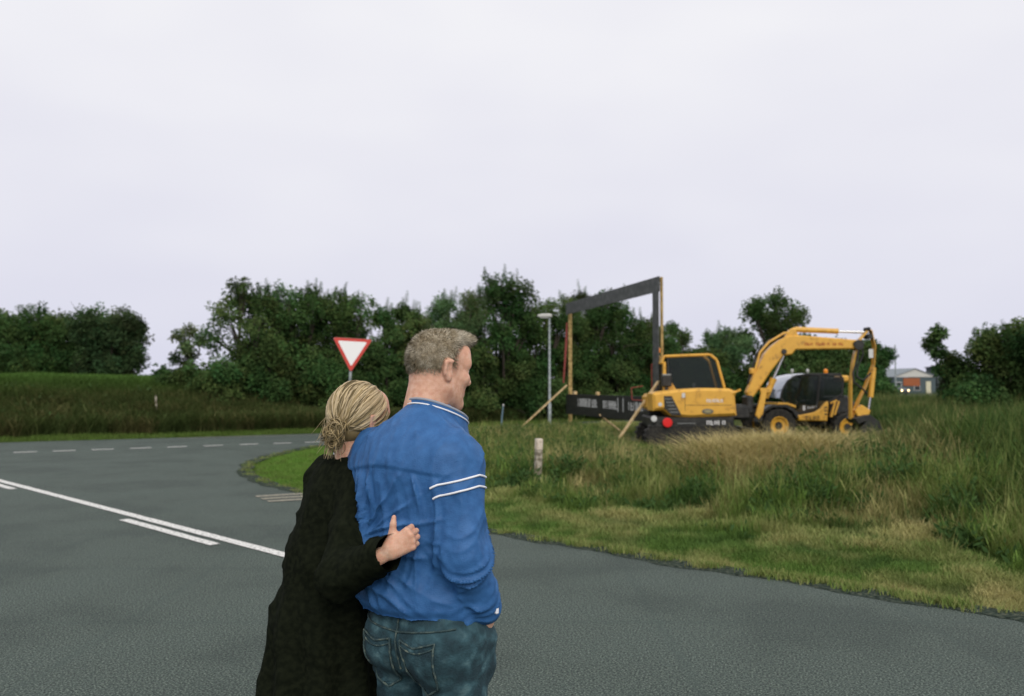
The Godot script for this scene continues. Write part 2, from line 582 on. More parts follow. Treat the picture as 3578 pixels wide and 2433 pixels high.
func normals_of(vs: PackedVector3Array, ix: PackedInt32Array) -> PackedVector3Array:
	var ns := PackedVector3Array()
	ns.resize(vs.size())
	for k in range(0, ix.size(), 3):
		var a := ix[k]; var b := ix[k + 1]; var c := ix[k + 2]
		var n := (vs[c] - vs[a]).cross(vs[b] - vs[a])
		ns[a] += n; ns[b] += n; ns[c] += n
	for k in ns.size(): ns[k] = ns[k].normalized()
	return ns


# smooth once (half way to the neighbours' mean), then push along the normals by how much the cloth folds there
func fleshed(net: Dictionary, push = null, smooth := 1) -> Dictionary:
	var vs: PackedVector3Array = net.v
	var ix: PackedInt32Array = net.i
	for r in smooth:
		var sum := PackedVector3Array(); sum.resize(vs.size())
		var cnt := PackedFloat32Array(); cnt.resize(vs.size())
		for k in range(0, ix.size(), 3):
			var a := ix[k]; var b := ix[k + 1]; var c := ix[k + 2]
			sum[a] += vs[b] + vs[c]; sum[b] += vs[a] + vs[c]; sum[c] += vs[a] + vs[b]
			cnt[a] += 2.0; cnt[b] += 2.0; cnt[c] += 2.0
		for k in vs.size():
			if cnt[k] > 0: vs[k] = vs[k].lerp(sum[k] / cnt[k], 0.5)
	if push != null:
		var n0 := normals_of(vs, ix)
		for k in vs.size():
			vs[k] += n0[k] * float(push.call(vs[k], n0[k]))
	return {"v": vs, "i": ix, "n": normals_of(vs, ix)}


func joined(list: Array) -> ArrayMesh:
	var vs := PackedVector3Array()
	var ns := PackedVector3Array()
	var ix := PackedInt32Array()
	for d in list:
		var base := vs.size()
		vs.append_array(d.v); ns.append_array(d.n)
		for k in (d.i as PackedInt32Array): ix.append(k + base)
	var arr := []
	arr.resize(Mesh.ARRAY_MAX)
	arr[Mesh.ARRAY_VERTEX] = vs; arr[Mesh.ARRAY_NORMAL] = ns; arr[Mesh.ARRAY_INDEX] = ix
	var m := ArrayMesh.new()
	m.add_surface_from_arrays(Mesh.PRIMITIVE_TRIANGLES, arr)
	return m


func moved(d: Dictionary, t: Transform3D) -> Dictionary:
	var vs: PackedVector3Array = d.v
	var ns: PackedVector3Array = d.n
	for k in vs.size():
		vs[k] = t * vs[k]
		ns[k] = (t.basis * ns[k]).normalized()
	return {"v": vs, "n": ns, "i": d.i}


# ---------------------------------------------------------------- land
var EDGE_R := PackedVector2Array()   # kerbless road edge along the near verge, (x, d)
var EDGE_F := PackedVector2Array()   # along the far verge
var EDGE_L := PackedVector2Array()   # on the photographer's side, out of view
var ROAD := PackedVector2Array()


func rough_line(pts: Array, step: float, jit: float, sd: float) -> PackedVector2Array:
	# a smooth curve through the points, cut in short pieces with a little unevenness
	var cv := Curve2D.new()
	for k in range(0, pts.size(), 2):
		var p := Vector2(pts[k], pts[k + 1])
		var a := Vector2(pts[maxi(k - 2, 0)], pts[maxi(k - 2, 0) + 1])
		var b := Vector2(pts[mini(k + 2, pts.size() - 2)], pts[mini(k + 2, pts.size() - 2) + 1])
		var t := (b - a).normalized()
		cv.add_point(p, -t * p.distance_to(a) * 0.32, t * p.distance_to(b) * 0.32)
	var out := PackedVector2Array()
	var L := cv.get_baked_length()
	var n := int(L / step)
	for k in n + 1:
		var s := L * k / n
		var p := cv.sample_baked(s)
		var q := cv.sample_baked(minf(s + 0.1, L)) - cv.sample_baked(maxf(s - 0.1, 0))
		out.append(p + q.normalized().orthogonal() * nz.get_noise_2d(s * 1.1, sd) * jit)
	return out


func line_dist(p: Vector2, line: PackedVector2Array) -> float:
	# coarse pass over every fourth point, then the exact distance near the best
	var best := 0
	var bd := 1e9
	for k in range(0, line.size(), 4):
		var e := p.distance_squared_to(line[k])
		if e < bd:
			bd = e; best = k
	var m := 1e9
	for k in range(maxi(best - 4, 0), mini(best + 4, line.size() - 1)):
		m = minf(m, p.distance_to(Geometry2D.get_closest_point_to_segment(p, line[k], line[k + 1])))
	return m


# [which verge (0 road, 1 near field, 2 far bank, 3 behind), distance from the road's edge]
func zone(x: float, d: float) -> Vector2:
	var p := Vector2(x, d)
	var r := line_dist(p, EDGE_R)
	var f := line_dist(p, EDGE_F)
	if Geometry2D.is_point_in_polygon(p, ROAD):
		return Vector2(0, minf(r, f))
	var l := line_dist(p, EDGE_L)
	if r <= f and r <= l: return Vector2(1, r)
	if f <= l: return Vector2(2, f)
	return Vector2(3, l)


func height(x: float, d: float) -> float:
	return height_in(x, d, zone(x, d))


func height_in(x: float, d: float, z: Vector2) -> float:
	var bumps := nz.get_noise_2d(x * 0.22, d * 0.22) * 0.12 + nz.get_noise_2d(x * 0.8 + 7.0, d * 0.8) * 0.035
	var s := z.y
	if z.x < 0.5:
		return -0.045 - minf(s, 1.0) * 0.06
	var h := -0.045 + 0.075 * smoothstep(0.0, 0.9, s)
	var rim := smoothstep(0.2, 2.5, s)
	if z.x < 1.5:
		h += bumps * rim
		h += 0.75 * exp(-(pow(x - 11.0, 2) + pow(d - 14.0, 2)) / 24.0) * rim
		h += 0.45 * smoothstep(9.5, 15.0, x) * smoothstep(17.0, 30.0, d) * rim
		h += 0.1 * exp(-(pow(x - 3.8, 2) + pow(d - 13.9, 2)) / 2.5)
	elif z.x < 2.5:
		var left := 1.0 - smoothstep(-12.0, -5.0, x)
		h += (0.2 + 1.3 * left) * smoothstep(0.8, 8.5, s) + bumps * rim
	else:
		h += bumps * rim
	return h


func make_ground() -> void:
	EDGE_R = rough_line([40.0, -29.5, 16.0, -5.7, 3.65, 6.45, -0.2, 10.25, -2.3, 12.75, -3.7, 14.7, -4.75, 16.7, -5.3, 18.6, -5.45, 20.6, -5.3, 23.2, -4.6, 26.2, -3.0, 29.4, 0.2, 33.4, 5.2, 38.5, 15.0, 46.0, 40.0, 62.0, 90.0, 88.0], 0.35, 0.07, 1.0)
	EDGE_F = rough_line([-75.0, -2.0, -40.0, 13.2, -14.5, 25.7, -6.3, 30.7, -3.4, 33.2, 0.6, 37.6, 6.0, 43.2, 15.8, 51.0, 41.0, 67.0, 88.0, 93.5], 0.4, 0.05, 2.0)
	EDGE_L = rough_line([-78.0, -7.5, -40.0, 8.0, -22.0, 13.5, -12.2, 8.9, -7.2, 3.8, 2.0, -5.4, 30.0, -33.0], 0.8, 0.08, 3.0)
	ROAD = PackedVector2Array()
	ROAD.append_array(EDGE_R)
	var back := EDGE_F.duplicate(); back.reverse()
	ROAD.append_array(back)
	ROAD.append_array(EDGE_L)
	# one sheet of land out to the horizon, fine near the camera
	var xs := PackedFloat32Array()
	var ds := PackedFloat32Array()
	var x := -26.0
	while x < 24.0:
		xs.append(x); x += 0.36
	var g := 0.5
	while x < 900.0:
		xs.append(x); x += g; g *= 1.22
	x = -26.36; g = 0.5
	while x > -900.0:
		xs.insert(0, x); x -= g; g *= 1.22
	var d := 5.0
	while d < 48.0:
		ds.append(d); d += 0.36
	g = 0.5
	while d < 1200.0:
		ds.append(d); d += g; g *= 1.2
	d = 4.6; g = 0.5
	while d > -300.0:
		ds.insert(0, d); d -= g; g *= 1.3
	var vs := PackedVector3Array()
	var ix := PackedInt32Array()
	var nxs := xs.size()
	for j in ds.size():
		for i in nxs:
			vs.append(Vector3(xs[i], height(xs[i], ds[j]), -ds[j]))
	for j in ds.size() - 1:
		for i in nxs - 1:
			var a := j * nxs + i
			ix.append_array(PackedInt32Array([a, a + nxs, a + nxs + 1, a, a + nxs + 1, a + 1]))
	var ns := normals_of(vs, ix)
	if ns[nxs * 10 + 10].y < 0:
		for k in range(0, ix.size(), 3):
			var t := ix[k + 1]; ix[k + 1] = ix[k + 2]; ix[k + 2] = t
		ns = normals_of(vs, ix)
	structure("ground", joined([{"v": vs, "n": ns, "i": ix}]), M.soil, "uneven grassy land reaching to the horizon", "ground")


func strip(line: PackedVector2Array, a: float, b: float, y: float, sd: float, jit: float) -> ArrayMesh:
	# a band along a line between two offsets, its sides uneven
	var s := sh()
	var fine := PackedVector2Array()
	for k in line.size() - 1:
		for q in 4:
			fine.append(line[k].cubic_interpolate(line[k + 1], line[maxi(k - 1, 0)], line[mini(k + 2, line.size() - 1)], q / 4.0))
	line = fine
	var L := []
	var R := []
	for k in line.size():
		var t := (line[mini(k + 1, line.size() - 1)] - line[maxi(k - 1, 0)]).normalized()
		var n := Vector2(-t.y, t.x)
		L.append(line[k] + n * (a + nz.get_noise_2d(k * 0.3, sd) * jit * 0.3))
		R.append(line[k] + n * (b + nz.get_noise_2d(k * 0.06, sd + 20.0) * jit + nz.get_noise_2d(k * 0.5, sd + 40.0) * jit * 0.3))
	for k in line.size() - 1:
		s.q4(Vector3(L[k].x, y, -L[k].y), Vector3(R[k].x, y, -R[k].y), Vector3(R[k + 1].x, y, -R[k + 1].y), Vector3(L[k + 1].x, y, -L[k + 1].y), Vector3.UP)
	return s.done()


func stripe(a: Vector2, b: Vector2, w: float, y: float) -> ArrayMesh:
	var n := (b - a).normalized().orthogonal() * w * 0.5
	var cnt := maxi(1, int(a.distance_to(b) / 0.3))
	var s := sh()
	for k in cnt:
		var p := a.lerp(b, float(k) / cnt)
		var q := a.lerp(b, float(k + 1) / cnt)
		var jp := 1.0 + nz.get_noise_2d(p.x * 3.0, p.y * 3.0) * 0.14
		var jq := 1.0 + nz.get_noise_2d(q.x * 3.0, q.y * 3.0) * 0.14
		s.q4(Vector3((p + n * jp).x, y, -(p + n * jp).y), Vector3((p - n * jp).x, y, -(p - n * jp).y), Vector3((q - n * jq).x, y, -(q - n * jq).y), Vector3((q + n * jq).x, y, -(q + n * jq).y), Vector3.UP)
	return s.done()


func make_road() -> void:
	var road := structure("road", sheet(ROAD, 0.0), M.asphalt, "grey asphalt road junction curving away to the left", "road")
	var near := PackedVector2Array()
	for p in EDGE_R:
		if p.y > -4.0 and p.y < 40.0: near.append(p)
	part("dirty_edge", strip(near, -0.03, 0.27, 0.004, 5.0, 0.14), M.dirt, road)
	part("centre_line", stripe(Vector2(-1.2, 7.71), Vector2(-13.2, 20.1), 0.13, 0.008), M.paint, road)
	var u := (Vector2(-13.2, 20.1) - Vector2(9.2, -3.1)).normalized()
	var side := Vector2(u.y, -u.x) * -0.22
	var base := Vector2(-2.12, 8.66)
	for span in [[1.05, 3.45], [7.9, 10.4]]:
		part("warning_dash", stripe(base + u * span[0] + side, base + u * span[1] + side, 0.12, 0.008), M.paint, road)
	# edge dashes of the main road
	var px := [[-11.97, 21.85], [-11.25, 22.3], [-10.5, 22.75], [-9.75, 23.25], [-9.0, 23.75], [-8.2, 24.2], [-7.4, 24.75], [-6.6, 25.2], [-5.85, 25.7], [-5.05, 26.25], [-4.35, 26.8]]
	var run := Vector2(0.83, 0.56)
	for p in px:
		var a := Vector2(p[0], p[1])
		part("edge_dash", stripe(a, a + run * 0.5, 0.16, 0.008), M.paint, road)
	# worn give-way bars near the grass nose
	for k in 3:
		var a := Vector2(-3.72 + k * 0.16, 13.25 - k * 0.28)
		part("worn_bar", stripe(a, a + Vector2(0.95, 0.52), 0.16, 0.008), M.worn_paint, road)
	part("far_edge_line", stripe(Vector2(-10.2, 27.75), Vector2(-6.3, 29.7), 0.12, 0.008), M.worn_paint, road)


# ---------------------------------------------------------------- plants
func leaf_clump(n: int, r: float, l: float, w: float, sd: int, upright := 0.0) -> ArrayMesh:
	var g := RandomNumberGenerator.new()
	g.seed = sd
	var vs := PackedVector3Array()
	var ns := PackedVector3Array()
	var ix := PackedInt32Array()
	for k in n:
		var p := Vector3(g.randfn(), g.randfn() * 0.8, g.randfn()).normalized() * r * pow(g.randf(), 0.45)
		var dir := (p.normalized() * 0.9 + Vector3(g.randfn(), g.randfn() * 0.7 + upright, g.randfn())).normalized()
		var sd2 := dir.cross(Vector3(g.randfn(), g.randfn(), g.randfn())).normalized()
		var nn := sd2.cross(dir).normalized()
		if nn.y < 0: nn = -nn
		var ll := l * g.randf_range(0.7, 1.25)
		var ww := w * g.randf_range(0.75, 1.2) * 0.5
		var b := vs.size()
		vs.append(p); vs.append(p + dir * ll * 0.45 + sd2 * ww - nn * ww * 0.25); vs.append(p + dir * ll - nn * ll * 0.12); vs.append(p + dir * ll * 0.45 - sd2 * ww - nn * ww * 0.25)
		for q in 4: ns.append(nn)
		if (vs[b + 2] - vs[b]).cross(vs[b + 1] - vs[b]).dot(nn) > 0:
			ix.append_array(PackedInt32Array([b, b + 1, b + 2, b, b + 2, b + 3]))
		else:
			ix.append_array(PackedInt32Array([b, b + 2, b + 1, b, b + 3, b + 2]))
	return joined([{"v": vs, "n": ns, "i": ix}])


var CLUMPS: Array = []


# loose leaves as single triangles: [corners, normals], to be copied into a crown
func leaf_soup(n: int, r: float, l: float, w: float, sd: int, upright := 0.0) -> Array:
	var g := RandomNumberGenerator.new()
	g.seed = sd
	var vs := PackedVector3Array()
	var ns := PackedVector3Array()
	for k in n:
		var p := Vector3(g.randfn(), g.randfn() * 0.8, g.randfn()).normalized() * r * pow(g.randf(), 0.45)
		var dir := (p.normalized() * 0.9 + Vector3(g.randfn(), g.randfn() * 0.7 + upright, g.randfn())).normalized()
		var sd2 := dir.cross(Vector3(g.randfn(), g.randfn(), g.randfn())).normalized()
		var nn := sd2.cross(dir).normalized()
		if nn.y < 0: nn = -nn
		var ll := l * g.randf_range(0.7, 1.25)
		var ww := w * g.randf_range(0.75, 1.2) * 0.5
		var a := p + sd2 * ww
		var b := p - sd2 * ww
		var c := p + dir * ll
		if (c - a).cross(b - a).dot(nn) < 0:
			var t := a
			a = b; b = t
		vs.append(a); vs.append(b); vs.append(c)
		for q in 3: ns.append(nn)
	return [vs, ns]


# a tree or a bush: a trunk that splits into limbs, each limb carrying a lobe of leaf clumps
func tree(called: String, label: String, category: String, x: float, d: float, h: float, rx: float, o: Dictionary, group: String) -> void:
	var g := RandomNumberGenerator.new()
	g.seed = int(absf(x) * 977.0) + int(d * 131.0) + int(h * 17.0)
	var root := thing(called, label, category, Vector3(x, height(x, d) - 0.05, -d), group)
	var low: float = o.get("low", 0.15)
	var lobes: int = o.get("lobes", 16)
	var per: int = o.get("per", 56)
	var size: float = o.get("size", 1.0)
	var rz: float = o.get("rz", rx * 0.85)
	var col: Color = o.get("col", Color(0.04, 0.075, 0.022))
	var lean: float = o.get("lean", 0.0)
	var wood := sh()
	var mid := h * (low + 1.0) * 0.5
	var fork := Vector3(g.randfn() * 0.08, maxf(h * low * 0.8, 0.35), g.randfn() * 0.08)
	var tr: float = o.get("trunk", 0.03 * h)
	wood.tube([Vector3(0, -0.1, 0), Vector3(0, fork.y * 0.5, 0) + fork * Vector3(0.3, 0, 0.3), fork], [tr * 1.3, tr, tr * 0.85], 8)
	var cv := PackedVector3Array()
	var cn := PackedVector3Array()
	var cc0 := PackedColorArray()
	var src: Array = CLUMPS[int(o.get("leaf", 0))]
	var one := PackedColorArray()
	one.resize((src[0] as PackedVector3Array).size())
	var shoots: int = o.get("shoots", 0)
	for k in lobes:
		var a := k * 2.399 + g.randf() * 0.7
		var v := (k + 0.5) / lobes
		var y := lerpf(h * low + rx * 0.2, h - rx * 0.22, v)
		var t := (y - mid) / (h * (1.0 - low) * 0.5)
		var prof: float = sqrt(maxf(0.0, 1.0 - pow(absf(t), o.get("pow", 2.4))))
		var rr := prof * g.randf_range(0.45, 0.95) * (1.0 if k % 4 else 0.3)
		var c := Vector3(cos(a) * rx * rr + lean * (y / h), y, sin(a) * rz * rr)
		var lr: float = rx * g.randf_range(0.3, 0.5) * o.get("lobe", 1.0)
		var m := fork.lerp(c, 0.5) + Vector3(g.randfn(), g.randf() * 0.5, g.randfn()) * 0.12 * rx
		wood.tube([fork, m, c + Vector3(0, lr * 0.4, 0)], [tr * 0.6, tr * 0.33, tr * 0.1], 5)
		for j in 3:
			var e := c + Vector3(g.randfn(), g.randfn() * 0.7 + 0.3, g.randfn()) * lr * 0.7
			wood.tube([m, c.lerp(e, 0.4), e], [tr * 0.25, tr * 0.12, tr * 0.04], 4)
		var tone := 1.0 + g.randfn() * 0.22
		var hue := g.randf_range(0.85, 1.35)
		for j in per:
			var n := Vector3(g.randfn(), g.randfn(), g.randfn()).normalized()
			var p := c + n * Vector3(1.0, 0.85, 1.0) * lr * pow(g.randf(), 0.4) * g.randf_range(0.85, 1.2)
			if p.y < 0.1: continue
			var s := size * g.randf_range(0.75, 1.3)
			var cc := col * tone * g.randf_range(0.75, 1.3)
			var bs := Basis.from_euler(Vector3(g.randf() * 0.8, g.randf() * TAU, g.randf() * 0.8))
			cv.append_array(Transform3D(bs * s, p) * (src[0] as PackedVector3Array))
			cn.append_array(Transform3D(bs, Vector3.ZERO) * (src[1] as PackedVector3Array))
			one.fill(Color(cc.r * hue * g.randf_range(0.85, 1.2), cc.g, cc.b))
			cc0.append_array(one)
		if k >= lobes / 2 and shoots > 0:
			for q in shoots:
				var p0 := c + Vector3(g.randfn() * lr * 0.5, lr * 0.6, g.randfn() * lr * 0.5)
				var dirn := Vector3(g.randfn() * 0.14, 1.0, g.randfn() * 0.14)
				var len: float = g.randf_range(0.3, 0.9) * o.get("shoot", 0.8)
				wood.tube([p0 - dirn * 0.2, p0 + dirn * len * 0.9], [0.014, 0.004], 3)
				for j in 7:
					var bs := Basis.from_euler(Vector3(g.randf() * 0.5, g.randf() * TAU, 0))
					cv.append_array(Transform3D(bs * (size * lerpf(0.62, 0.3, j / 6.0)), p0 + dirn * len * j / 6.0) * (src[0] as PackedVector3Array))
					cn.append_array(Transform3D(bs, Vector3.ZERO) * (src[1] as PackedVector3Array))
					one.fill(Color(col.r * 1.15, col.g * 1.1, col.b * 1.1))
					cc0.append_array(one)
	part("trunk", wood.done(), M.bark, root)
	var arr := []
	arr.resize(Mesh.ARRAY_MAX)
	arr[Mesh.ARRAY_VERTEX] = cv; arr[Mesh.ARRAY_NORMAL] = cn; arr[Mesh.ARRAY_COLOR] = cc0
	var am := ArrayMesh.new()
	am.add_surface_from_arrays(Mesh.PRIMITIVE_TRIANGLES, arr)
	part("crown", am, M.leaf, root)


func make_trees() -> void:
	CLUMPS = [leaf_soup(34, 0.2, 0.105, 0.07, 1), leaf_soup(34, 0.21, 0.14, 0.045, 2, 0.6), leaf_soup(32, 0.34, 0.17, 0.115, 3)]
	var dark := Color(0.046, 0.098, 0.03)
	var mid := Color(0.06, 0.118, 0.038)
	var pale := Color(0.08, 0.14, 0.058)
	var grp := "trees of the roadside belt"
	# the belt behind the main road, from the left
	tree("broadleaf_tree", "ragged tree with open spreading sprays at the left end of the roadside belt", "tree", -10.1, 35.5, 4.85, 1.75, {"lobes": 20, "per": 34, "col": mid, "low": 0.08, "lobe": 0.8, "pow": 3.0}, grp)
	tree("broadleaf_tree", "dense rounded tree with upright top shoots left of the triangular sign", "tree", -8.75, 36.5, 4.9, 1.7, {"col": dark, "low": 0.05, "shoots": 3, "pow": 3.2}, grp)
	tree("broadleaf_tree", "broad dark tree right above the triangular sign", "tree", -7.1, 37.0, 5.15, 1.6, {"col": dark, "low": 0.05, "shoots": 3, "pow": 3.2}, grp)
	tree("broadleaf_tree", "lower pale-topped tree between the triangular sign and the man's head", "tree", -4.75, 37.5, 5.0, 1.25, {"col": mid, "low": 0.05, "shoots": 2, "lobe": 0.85}, grp)
	tree("broadleaf_tree", "loose feathery tree directly behind the man's head", "tree", -3.5, 38.5, 4.9, 1.3, {"col": pale, "low": 0.05, "shoots": 3, "leaf": 1, "per": 46}, grp)
	tree("broadleaf_tree", "light green willow-like tree just right of the man's head", "tree", -2.0, 39.0, 5.7, 1.35, {"col": pale, "low": 0.05, "shoots": 3, "leaf": 1, "per": 46}, grp)
	tree("broadleaf_tree", "tallest dark tree of the belt, left of the street lamp", "tree", -0.2, 39.5, 6.35, 1.65, {"col": dark, "low": 0.04, "shoots": 2, "lobes": 20}, grp)
	tree("broadleaf_tree", "narrow dark tree right behind the street lamp", "tree", 1.45, 41.0, 5.4, 1.3, {"col": dark, "low": 0.04}, grp)
	tree("broadleaf_tree", "tree with pointed top showing above the left end of the wooden frame", "tree", 3.1, 42.5, 6.1, 1.45, {"col": mid, "low": 0.04, "shoots": 2, "leaf": 1}, grp)
	tree("broadleaf_tree", "broad tree filling the left half of the wooden frame", "tree", 4.6, 43.5, 5.9, 1.8, {"col": dark, "low": 0.04, "shoots": 1, "lobes": 20}, grp)
	tree("broadleaf_tree", "lower tree inside the right half of the wooden frame", "tree", 6.4, 44.5, 5.1, 1.7, {"col": mid, "low": 0.04, "shoots": 2, "lobes": 18}, grp)
	tree("broadleaf_tree", "slim tree beside the right post of the wooden frame", "tree", 8.0, 46.0, 4.9, 1.1, {"col": mid, "low": 0.04, "lobe": 0.8, "per": 40}, grp)
	# under-storey that closes the belt to the ground
	var bg := "bushes at the foot of the roadside belt"
	var bl := ["low bush at the far left foot of the belt", "bush below the ragged left end tree", "bush low down left of the triangular sign", "bush behind the woman's head", "bush between the two heads", "bush at the man's collar height behind him", "bush left of the street lamp foot", "bush behind the leaning left plank", "bush behind the left post of the wooden frame", "bush low inside the wooden frame", "bush inside the frame beside its right post"]
	var bp := [[-12.3, 34.6, 0.9], [-10.8, 34.0, 1.7], [-9.0, 34.9, 2.9], [-7.2, 35.0, 2.5], [-5.5, 35.6, 3.3], [-3.4, 36.9, 2.6], [-1.4, 38.6, 3.4], [0.5, 39.8, 2.8], [2.6, 41.4, 3.6], [4.7, 42.2, 3.0], [7.0, 43.8, 3.6]]
	for k in bp.size():
		tree("bush", bl[k], "bush", bp[k][0], bp[k][1], bp[k][2], [1.2, 1.5, 1.3, 1.6][k % 4], {"col": dark.lerp(mid, (k * 7 % 5) / 5.0), "low": 0.0, "lobes": 13, "per": 50, "trunk": 0.05, "pow": 3.5}, bg)
	tree("sapling", "small thin sapling standing alone left of the belt", "tree", -13.1, 36.5, 2.55, 0.65, {"col": pale, "low": 0.3, "lobes": 8, "per": 12, "trunk": 0.03, "lobe": 0.7}, "")
	tree("bush", "small round bush at the foot of the thin sapling", "bush", -13.6, 36.0, 0.75, 0.7, {"col": dark, "low": 0.0, "lobes": 7, "per": 40, "trunk": 0.04}, "")
	# the far group on the left
	var lg := "big round trees on the far left field"
	tree("field_tree", "wide dark round-topped tree at the left edge", "tree", -32.5, 60.0, 5.2, 3.4, {"col": dark, "low": 0.0, "leaf": 2, "per": 62, "size": 1.1, "pow": 3.0}, lg)
	tree("field_tree", "dark bushy tree between the two round far-left crowns", "tree", -28.6, 60.5, 4.9, 2.6, {"col": dark, "low": 0.0, "leaf": 2, "per": 62, "size": 1.1, "pow": 3.4}, lg)
	tree("field_tree", "tall domed tree right of the far-left group with a few sky gaps", "tree", -25.6, 58.0, 5.1, 2.25, {"col": Color(0.04, 0.078, 0.032), "low": 0.0, "leaf": 2, "per": 46, "size": 1.05}, lg)
	tree("bush", "low dark hedge bush under the far-left trees", "bush", -35.5, 57.0, 2.6, 2.6, {"col": dark, "low": 0.0, "leaf": 2, "lobes": 12}, "far-left hedge")
	tree("bush", "low dark hedge bush under the middle of the far-left trees", "bush", -30.5, 57.0, 2.3, 2.4, {"col": dark, "low": 0.0, "leaf": 2, "lobes": 12}, "far-left hedge")
	# behind the machines
	var mg := "trees behind the machines"
	tree("field_tree", "tall dark tree rising behind the yellow boom", "tree", 16.1, 56.0, 7.2, 2.1, {"col": dark, "low": 0.05, "leaf": 2, "per": 44, "pow": 2.0}, mg)
	tree("field_tree", "pale airy willow between the cab and the yellow boom", "tree", 12.9, 55.0, 4.9, 1.6, {"col": pale, "low": 0.05, "leaf": 1, "size": 1.4, "per": 44, "shoots": 2}, mg)
	tree("field_tree", "lower dark tree just right of the cab roof", "tree", 10.8, 52.0, 3.7, 1.6, {"col": dark, "low": 0.0, "leaf": 2}, mg)
	tree("field_tree", "mid height tree under the arch of the boom", "tree", 19.0, 58.0, 4.6, 2.2, {"col": dark, "low": 0.0, "leaf": 2}, mg)
	tree("field_tree", "dark tree seen through the arm of the excavator", "tree", 21.6, 60.0, 4.3, 2.1, {"col": dark, "low": 0.0, "leaf": 2}, mg)
	tree("field_tree", "square dark bush right of the digging arm", "tree", 23.6, 60.0, 4.5, 1.5, {"col": dark, "low": 0.0, "leaf": 2, "pow": 4.0}, mg)
	tree("bush", "low hedge bush behind the excavator cab", "bush", 13.4, 50.0, 2.6, 2.2, {"col": dark, "low": 0.0, "leaf": 2, "lobes": 12}, "hedge behind the machines")
	tree("bush", "low hedge bush behind the dark glass cab", "bush", 17.2, 52.0, 3.0, 2.4, {"col": dark, "low": 0.0, "leaf": 2, "lobes": 12}, "hedge behind the machines")
	tree("bush", "low hedge bush just left of the far house", "bush", 20.4, 54.0, 2.6, 2.0, {"col": dark, "low": 0.0, "leaf": 2, "lobes": 12}, "hedge behind the machines")
	# the thicket that climbs to the right edge
	var rg := "thicket at the right edge"
	tree("leaning_sapling", "slender leaning sapling at the left end of the right thicket", "tree", 15.35, 31.5, 3.3, 0.55, {"col": mid, "low": 0.1, "lobes": 9, "per": 22, "trunk": 0.03, "lobe": 0.8, "lean": -0.65}, rg)
	tree("thicket_bush", "dark bush with pointed sprays beside the leaning sapling", "bush", 16.5, 31.0, 3.05, 1.2, {"col": dark, "low": 0.0, "shoots": 2, "shoot": 0.6}, rg)
	tree("thicket_bush", "bigger dark bush inside the right edge", "bush", 17.6, 30.0, 3.3, 1.5, {"col": dark, "low": 0.0, "lobes": 18}, rg)
	tree("thicket_bush", "tallest bush of the thicket cut by the right edge", "bush", 17.9, 28.0, 3.5, 1.5, {"col": dark, "low": 0.0, "lobes": 18, "shoots": 1}, rg)
	tree("thicket_bush", "low dark bush in front of the leaning sapling", "bush", 14.9, 29.5, 1.4, 1.2, {"col": dark, "low": 0.0, "lobes": 9}, rg)


# ---------------------------------------------------------------- grass
func tuft(n: int, spread: float, h: float, w: float, bend: float, sd: int, segs := 3, heads := 0.0) -> ArrayMesh:
	var g := RandomNumberGenerator.new()
	g.seed = sd
	var vs := PackedVector3Array()
	var ns := PackedVector3Array()
	var ix := PackedInt32Array()
	for k in n:
		var a := g.randf() * TAU
		var out := Vector3(cos(a), 0, sin(a))
		var base := Vector3(g.randfn(), 0, g.randfn()) * spread * 0.5
		var side := Vector3(-out.z, 0, out.x).rotated(Vector3.UP, g.randfn() * 0.5)
		var hh := h * g.randf_range(0.55, 1.15)
		var bb := bend * g.randf_range(0.3, 1.4)
		var nrm := side.cross(Vector3.UP + out * bb).normalized()
		if nrm.y < 0: nrm = -nrm
		var b := vs.size()
		var head := g.randf() < heads
		for s in segs + 1:
			var t := float(s) / segs
			var p := base + Vector3.UP * hh * (t - 0.25 * bb * t * t) + out * hh * bb * t * t * 0.7
			var ww := w * 0.5 * (1.0 - 0.85 * t)
			if head:
				ww = w * (0.25 if t < 0.7 else 0.85) * (0.2 if s == segs else 1.0)
			vs.append(p - side * ww); vs.append(p + side * ww)
			ns.append(nrm); ns.append(nrm)
			if s > 0:
				var q := b + s * 2
				if (vs[q + 1] - vs[q - 2]).cross(vs[q - 1] - vs[q - 2]).dot(nrm) > 0:
					ix.append_array(PackedInt32Array([q - 2, q - 1, q + 1, q - 2, q + 1, q]))
				else:
					ix.append_array(PackedInt32Array([q - 2, q + 1, q - 1, q - 2, q, q + 1]))
	return joined([{"v": vs, "n": ns, "i": ix}])


